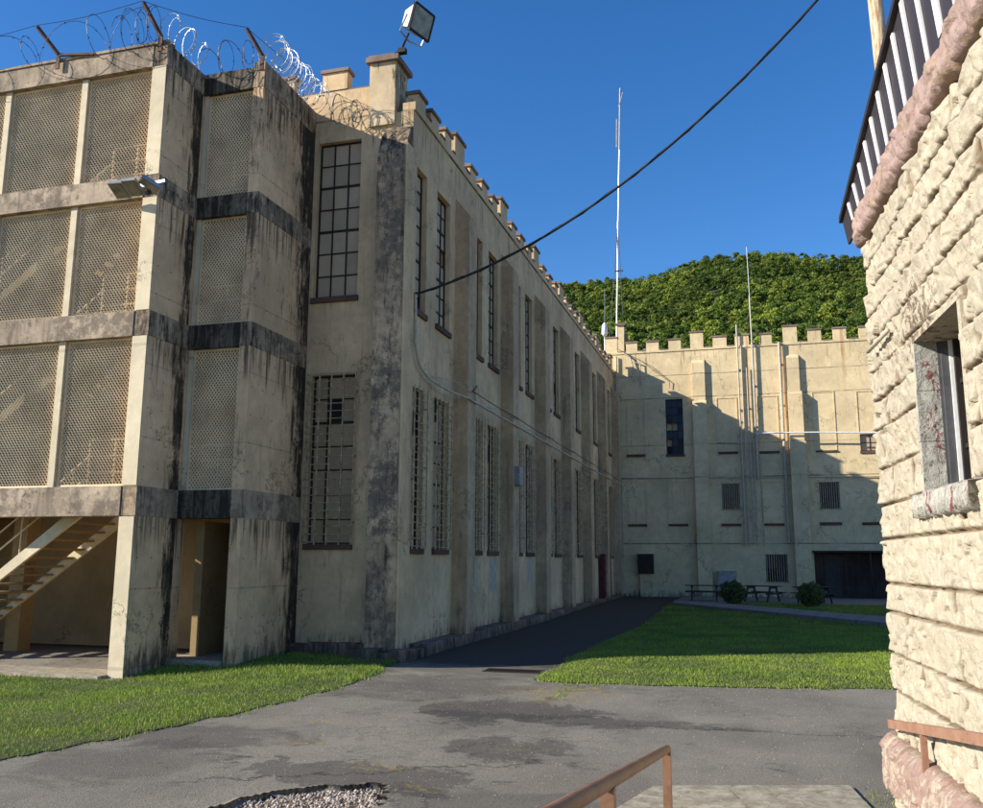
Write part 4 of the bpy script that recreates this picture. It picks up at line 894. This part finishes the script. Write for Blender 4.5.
def SP(s,z,off=0): return tuple(P0+T_*s+N_*off+np.array((0,0,z)))
cz=[.77,1.13,1.42,1.75,1.98,2.34,2.62,2.92,3.25,3.5,3.76,4.02,4.26,4.47,4.7,4.93]
wy=lambda y:(P0[1]-y)/math.cos(yaw)
W1=(wy(6.84),wy(5.74),2.62,3.70); W2=(wy(4.98),wy(3.9),2.62,3.72)
rock('wall',-.9,5.6,cz,.010,'stone',.008,.021,[W1,W2],seed=3,jd=.02,jw=.015,lens=(.5,1.2))
rock('wall_base',-.9,5.6,[-.25,.02,.4],.02,'stone',.03,.03,seed=21,jd=.018)
rock('water_table',-.9,5.6,[.36,.80],.014,'pink2',.012,.03,profile=lambda s,z:.11*np.clip((.80-z)/.09,0,1)**.6*np.clip((z-.34)/.05,0,1)**.5,seed=31,lens=(.55,.9),crn=.12)
rock('cornice',-.9,5.6,[4.92,5.22],.014,'pink',.0,.035,profile=lambda s,z:.06*np.clip((z-4.90)/.08,0,1),seed=41,lens=(.6,1.1))
# body behind
mb=MB(); A=[SP(.05,-.3,-.12),SP(5.6,-.3,-.12),tuple(np.array(SP(5.6,-.3,-6))),tuple(np.array(SP(.05,-.3,-6)))]
def lift(q,z): return (q[0],q[1],z)
mb.quad(SP(.0,4.9,-.02),SP(5.6,4.9,-.02),SP(5.6,4.9,-6),SP(0,4.9,-6)); mb.quad(SP(.0,5.18,-.0),SP(5.6,5.18,-.0),SP(5.6,5.18,-6),SP(0,5.18,-6)); mb.quad(SP(0,-.3,-6),SP(5.6,-.3,-6),SP(5.6,5.2,-6),SP(0,5.2,-6)); mb.quad(SP(5.6,-.3,-.0),SP(5.6,5.2,-.0),SP(5.6,5.2,-6),SP(5.6,-.3,-6)); mb.quad(SP(.1,-.3,-.8),SP(.1,5.2,-.8),SP(.1,5.2,-6),SP(.1,-.3,-6))
mb.make('rear_walls','stone',SB)
def oplate(mb,s0,s1,z0,z1,o0,o1):
    mb.hexa([SP(s0,z0,o0),SP(s1,z0,o0),SP(s1,z0,o1),SP(s0,z0,o1)],[SP(s0,z1,o0),SP(s1,z1,o0),SP(s1,z1,o1),SP(s0,z1,o1)])
# window assemblies
for W_ in (W1,W2):
    a,b,c,d=W_
    mb=MB(); oplate(mb,a+.02,b-.02,c,d,-.34,-.30); o=mb.make('window','dark',SB)
    mb=MB(); [oplate(mb,a-.05,a+.012,c+i*(d-c)/3+(.004 if i else -.01),c+(i+1)*(d-c)/3-.002,-.13,.020+.003*(i%2)) for i in range(3)]; oplate(mb,a-.05,a+.008,c,d,-.12,.015); mb.make('jamb','peel',o)
    mb=MB(); oplate(mb,b-.012,b+.05,c-.01,d+.02,-.4,.022); oplate(mb,a-.02,b+.03,d-.01,d+.04,-.4,.024); mb.make('lintel','stone',o)
    mb=MB(); oplate(mb,a-.04,a+.012,c,d,-.26,-.13); oplate(mb,a+.012,a+.03,c,d,-.30,-.15); mb.make('frame','framegrey',o)
    mb=MB(); oplate(mb,a+.03,a+.045,c,d,-.30,-.2); mb.make('sash','white',o)
    mb=MB(); oplate(mb,a+.06,a+.09,c,d,-.26,-.22); 
    for zq in (c+.3,c+.75): oplate(mb,a+.012,b-.012,zq,zq+.03,-.27,-.24)
    mb.make('sash_bar','metal_dark',o)
# sill as rough block
def sillrock(a,b,z0,z1,seed):
    ns,nz=70,16; q=np.random.default_rng(seed); V=[];F=[]
    s=np.linspace(a,b,ns); prof=[(-.35,z1),(.02,z1),(.075,z1-.02),(.09,(z0+z1)/2),(.08,z0+.02),(-.02,z0)]
    for i in s:
        for k,(o_,z_) in enumerate(prof): V.append(np.array(SP(i,z_+q.normal(0,.006),o_+(q.normal(0,.008) if k in(1,2,3,4) else 0))))
    k=len(prof)
    for i in range(ns-1):
        for j in range(k-1): F.append((i*k+j,(i+1)*k+j,(i+1)*k+j+1,i*k+j+1))
    n=len(V)
    for e in (0,ns-1): 
        for j in range(1,k-2): F.append((e*k,e*k+j,e*k+j+1,e*k+k-1))
    npmesh('sill',np.array(V),np.array(F),'peel',np.zeros(len(V)),attr='joint',parent=SB)
sillrock(W1[0]-.1,W1[1]+.12,2.44,2.625,5); sillrock(W2[0]-.1,W2[1]+.1,2.44,2.625,6)
# small pipe stub high on wall
mb=MB(); mb.tube([SP(.35,3.9,.1),SP(1.0,3.92,.07)],.018,8); mb.make('pipe_stub','conduit',SB,smooth=True)
# corrugated parapet fence rising toward the street
def th(s): return 5.37+.19*(s+.3)
s0_,s1_=-.42,5.6
mb=MB(); mb.hexa([SP(s0_,5.12,.06),SP(s1_,5.12,.06),SP(s1_,5.12,.04),SP(s0_,5.12,.04)],[SP(s0_,th(s0_)+.02,.10),SP(s1_,th(s1_)+.02,.16),SP(s1_,th(s1_)+.02,.14),SP(s0_,th(s0_)+.02,.08)])
pf=mb.make('parapet_panel','panel',SB)
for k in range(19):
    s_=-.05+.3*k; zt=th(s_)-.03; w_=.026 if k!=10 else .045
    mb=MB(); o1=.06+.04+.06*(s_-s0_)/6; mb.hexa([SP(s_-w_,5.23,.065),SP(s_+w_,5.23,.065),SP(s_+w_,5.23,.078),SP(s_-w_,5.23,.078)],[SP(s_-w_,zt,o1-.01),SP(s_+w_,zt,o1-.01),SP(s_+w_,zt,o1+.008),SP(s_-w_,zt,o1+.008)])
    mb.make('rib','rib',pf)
mb=MB(); mb.hexa([SP(s0_-.03,th(s0_),.06),SP(s1_,th(s1_),.10),SP(s1_,th(s1_),.20),SP(s0_-.03,th(s0_),.125)],[SP(s0_-.03,th(s0_)+.055,.06),SP(s1_,th(s1_)+.055,.10),SP(s1_,th(s1_)+.055,.20),SP(s0_-.03,th(s0_)+.055,.125)]); mb.make('trim','trim',pf)
# wall rail along ramp
mb=MB()
ra=np.array(SP(wy(8.1),.88,.10)); rb=np.array(SP(wy(4.4),1.37,.10))
wr=thing('wall_handrail',(1.0,7.5,.8),'flat pinkish brown handrail bracketed to the stone wall above the ramp','handrail')
mb.bar(ra,rb,.05,.065); mb.make('rail','rail2',wr)
for yy in (7.05,4.9):
    f_=(8.1-yy)/3.7; c_=ra+(rb-ra)*f_; z1_=c_[2]-.03; zb_=.70 if yy>6 else c_[2]-.3
    mb=MB(); mb.hexa([tuple(c_+np.array(q)) for q in((-.02,-.03,zb_-c_[2]),(.02,-.03,zb_-c_[2]),(.02,.03,zb_-c_[2]),(-.02,.03,zb_-c_[2]))],[tuple(c_+np.array(q)) for q in((-.02,-.03,-.03),(.02,-.03,-.03),(.02,.03,-.03),(-.02,.03,-.03))]); mb.make('bracket','rail2',wr)
# free standing handrail in the foreground
hr=thing('pipe_handrail',(-.42,4.5,.45),'rust brown pipe handrail in the foreground at the left of the ramp','handrail')
e0=np.array((-.435,4.52,1.275)); e1=np.array((-.40,1.0,1.775)); 
mb=MB(); mb.tube([e0+np.array((0,.03,-.012)),e0,e0+(e1-e0)*.3,e0+(e1-e0)*.6,e1],[.016,.020,.020,.020,.020],12); mb.make('top_rail','rail',hr,smooth=True)
for yy in (4.5,2.62):
    f_=(4.52-yy)/3.52; c_=e0+(e1-e0)*f_; zb_=.03+.135*(7.9-yy)
    mb=MB(); w_=.019
    mb.hexa([(c_[0]-w_,yy-w_,zb_),(c_[0]+w_,yy-w_,zb_),(c_[0]+w_,yy+w_,zb_),(c_[0]-w_,yy+w_,zb_)],[(c_[0]-w_,yy-w_,c_[2]-.012),(c_[0]+w_,yy-w_,c_[2]-.012),(c_[0]+w_,yy+w_,c_[2]-.012),(c_[0]-w_,yy+w_,c_[2]-.012)]); mb.make('post','rail',hr)
# ---------------------------------------------------------------- hill and forest
AZ=[-70,-45,-25,-12,-9,-5.7,-2.5,1.2,4.8,6.5,15,30,60]; TN=[.14,.2,.27,.312,.316,.318,.335,.338,.326,.322,.3,.26,.18]
def hillz(az,D):
    tn=np.interp(np.degrees(az),AZ,TN)-.012; top=620*tn
    f=np.clip((D-150)/470,0,1); b=np.where(D>620,1-.5*np.clip((D-620)/400,0,1)**2,1)
    return top*(.12*f+.88*f**1.15)*b+2.15*f + 7.0*np.sin(az*23+D*.016)*f*(1-f)*2.5+5*np.sin(az*61+D*.03+1)*f*(1-f)*2
na,nd=130,80; az=np.radians(np.linspace(-70,60,na)); Dd=np.linspace(140,1000,nd); Ag,Dg=np.meshgrid(az,Dd); Zh=hillz(Ag,Dg)-1.0
V=np.stack([Dg*np.sin(Ag),Dg*np.cos(Ag),Zh],-1).reshape(-1,3); idx=np.arange(na*nd).reshape(nd,na); F=np.stack([idx[:-1,:-1],idx[:-1,1:],idx[1:,1:],idx[1:,:-1]],-1).reshape(-1,4)
struct(npmesh('hill',V,F,'soil',smooth=True))
def forest():
    Vs=[];Rn=[];n=0
    trees=[]
    D=175.
    while D<660:
        st=5.2+D*.0045; 
        for a in np.arange(-19,10.5,math.degrees(st/D)):
            aa=rad(a+R.uniform(-.4,.4)*math.degrees(st/D)); DD=D+R.uniform(-.4,.4)*st; trees.append((aa,DD,1))
        D+=st*.85
    for k in range(420):
        aa=rad(R.choice([R.uniform(-40,-19),R.uniform(10.5,30)])); trees.append((aa,R.uniform(200,620),.4))
    for aa,DD,den in trees:
        z=float(hillz(np.array(aa),np.array(DD)))-1; x,y=DD*math.sin(aa),DD*math.cos(aa); hgt=R.uniform(7,12); r=R.uniform(2.2,4.6)*(1.5 if R.random()<.12 else 1)
        m=int((800 if DD<330 else 500)*den); nb=R.randint(7,13)
        bl=np.array([(R.uniform(-.6,.6)*r,R.uniform(-.6,.6)*r,hgt*R.uniform(.35,.95)) for _ in range(nb)]); br=np.array([r*R.uniform(.35,.62) for _ in range(nb)])
        k=rng.integers(0,nb,m); u=rng.normal(size=(m,3)); u/=np.linalg.norm(u,axis=1)[:,None]; u[:,2]=np.abs(u[:,2])*.9-.2
        P=bl[k]+u*(br[k]*rng.uniform(.6,1.1,m))[:,None]+np.array((x,y,z)); 
        nn=u+rng.normal(size=(m,3))*.45; nn/=np.linalg.norm(nn,axis=1)[:,None]; b=np.cross(nn,rng.normal(size=(m,3))); b/=np.linalg.norm(b,axis=1)[:,None]; c=np.cross(nn,b); s=(rng.uniform(.22,.48,m)*(1.0 if DD<330 else 1.25))[:,None]
        Vs.append(np.stack([P-b*s-c*s*.5,P-b*s*.2+c*s*.8,P+b*s,P+b*.1*s-c*s*.9],1).reshape(-1,3)); tone=R.random()**1.3 if R.random()>.15 else 0; Rn.append(np.clip(tone*.9+rng.uniform(-.18,.3,m),0,1))
    V=np.vstack(Vs); return npmesh('hill_forest',V,np.arange(len(V)).reshape(-1,4),'forest',np.concatenate(Rn))
fo=forest(); fo['kind']='stuff'; tag(fo,'dense green broadleaf forest covering the hill behind the far building','forest')
# ---------------------------------------------------------------- light, world, camera
sd=np.array((1,.5,-.52)); sd/=np.linalg.norm(sd); el=math.asin(-sd[2])
sun=bpy.data.lights.new('sun','SUN'); sun.energy=5; sun.angle=rad(.53); sun.color=(1,.94,.83); so=bpy.data.objects.new('sun',sun); COL.objects.link(so)
from mathutils import Vector
so.rotation_euler=Vector(sd).to_track_quat('-Z','Y').to_euler()
w=bpy.data.worlds.new('World'); S.world=w; w.use_nodes=True; nt=w.node_tree; nt.nodes.clear()
sk=nt.nodes.new('ShaderNodeTexSky'); sk.sky_type='NISHITA'; sk.sun_disc=False; sk.sun_elevation=el
sk.sun_rotation=math.atan2(-sd[0],-sd[1]); sk.altitude=300; sk.air_density=1.0; sk.dust_density=.2; sk.ozone_density=2.6
bg=nt.nodes.new('ShaderNodeBackground'); bg.inputs[1].default_value=.108; ow=nt.nodes.new('ShaderNodeOutputWorld'); hs=nt.nodes.new('ShaderNodeHueSaturation'); hs.inputs['Saturation'].default_value=1.3; nt.links.new(sk.outputs[0],hs.inputs['Color']); mt=nt.nodes.new('ShaderNodeMix'); mt.data_type='RGBA'; mt.blend_type='MULTIPLY'; mt.inputs[0].default_value=1; mt.inputs[7].default_value=(.95,.95,1.1,1); nt.links.new(hs.outputs[0],mt.inputs[6]); nt.links.new(mt.outputs[2],bg.inputs[0]); nt.links.new(bg.outputs[0],ow.inputs[0])
cam=bpy.data.cameras.new('camera'); co=bpy.data.objects.new('camera',cam); COL.objects.link(co); S.camera=co
cam.sensor_width=36; cam.lens=36*900/983; cam.clip_end=6000; cam.clip_start=.05
pi_,ro_,ya_=rad(9.86),rad(.25),rad(-16.09)
from mathutils import Matrix
f_=Vector((math.sin(ya_)*math.cos(pi_),math.cos(ya_)*math.cos(pi_),math.sin(pi_))); r0=Vector((math.cos(ya_),-math.sin(ya_),0)); u0=r0.cross(f_)
r2=r0*math.cos(ro_)+u0*math.sin(ro_); u2=-r0*math.sin(ro_)+u0*math.cos(ro_)
m=Matrix((( r2[0],u2[0],-f_[0],0),(r2[1],u2[1],-f_[1],0),(r2[2],u2[2],-f_[2],2.15),(0,0,0,1))); co.matrix_world=m
S.render.engine='CYCLES'; S.view_settings.view_transform='Standard'; S.view_settings.look='None'; S.view_settings.exposure=.7; S.view_settings.gamma=1
S.render.resolution_x=1024; S.render.resolution_y=842
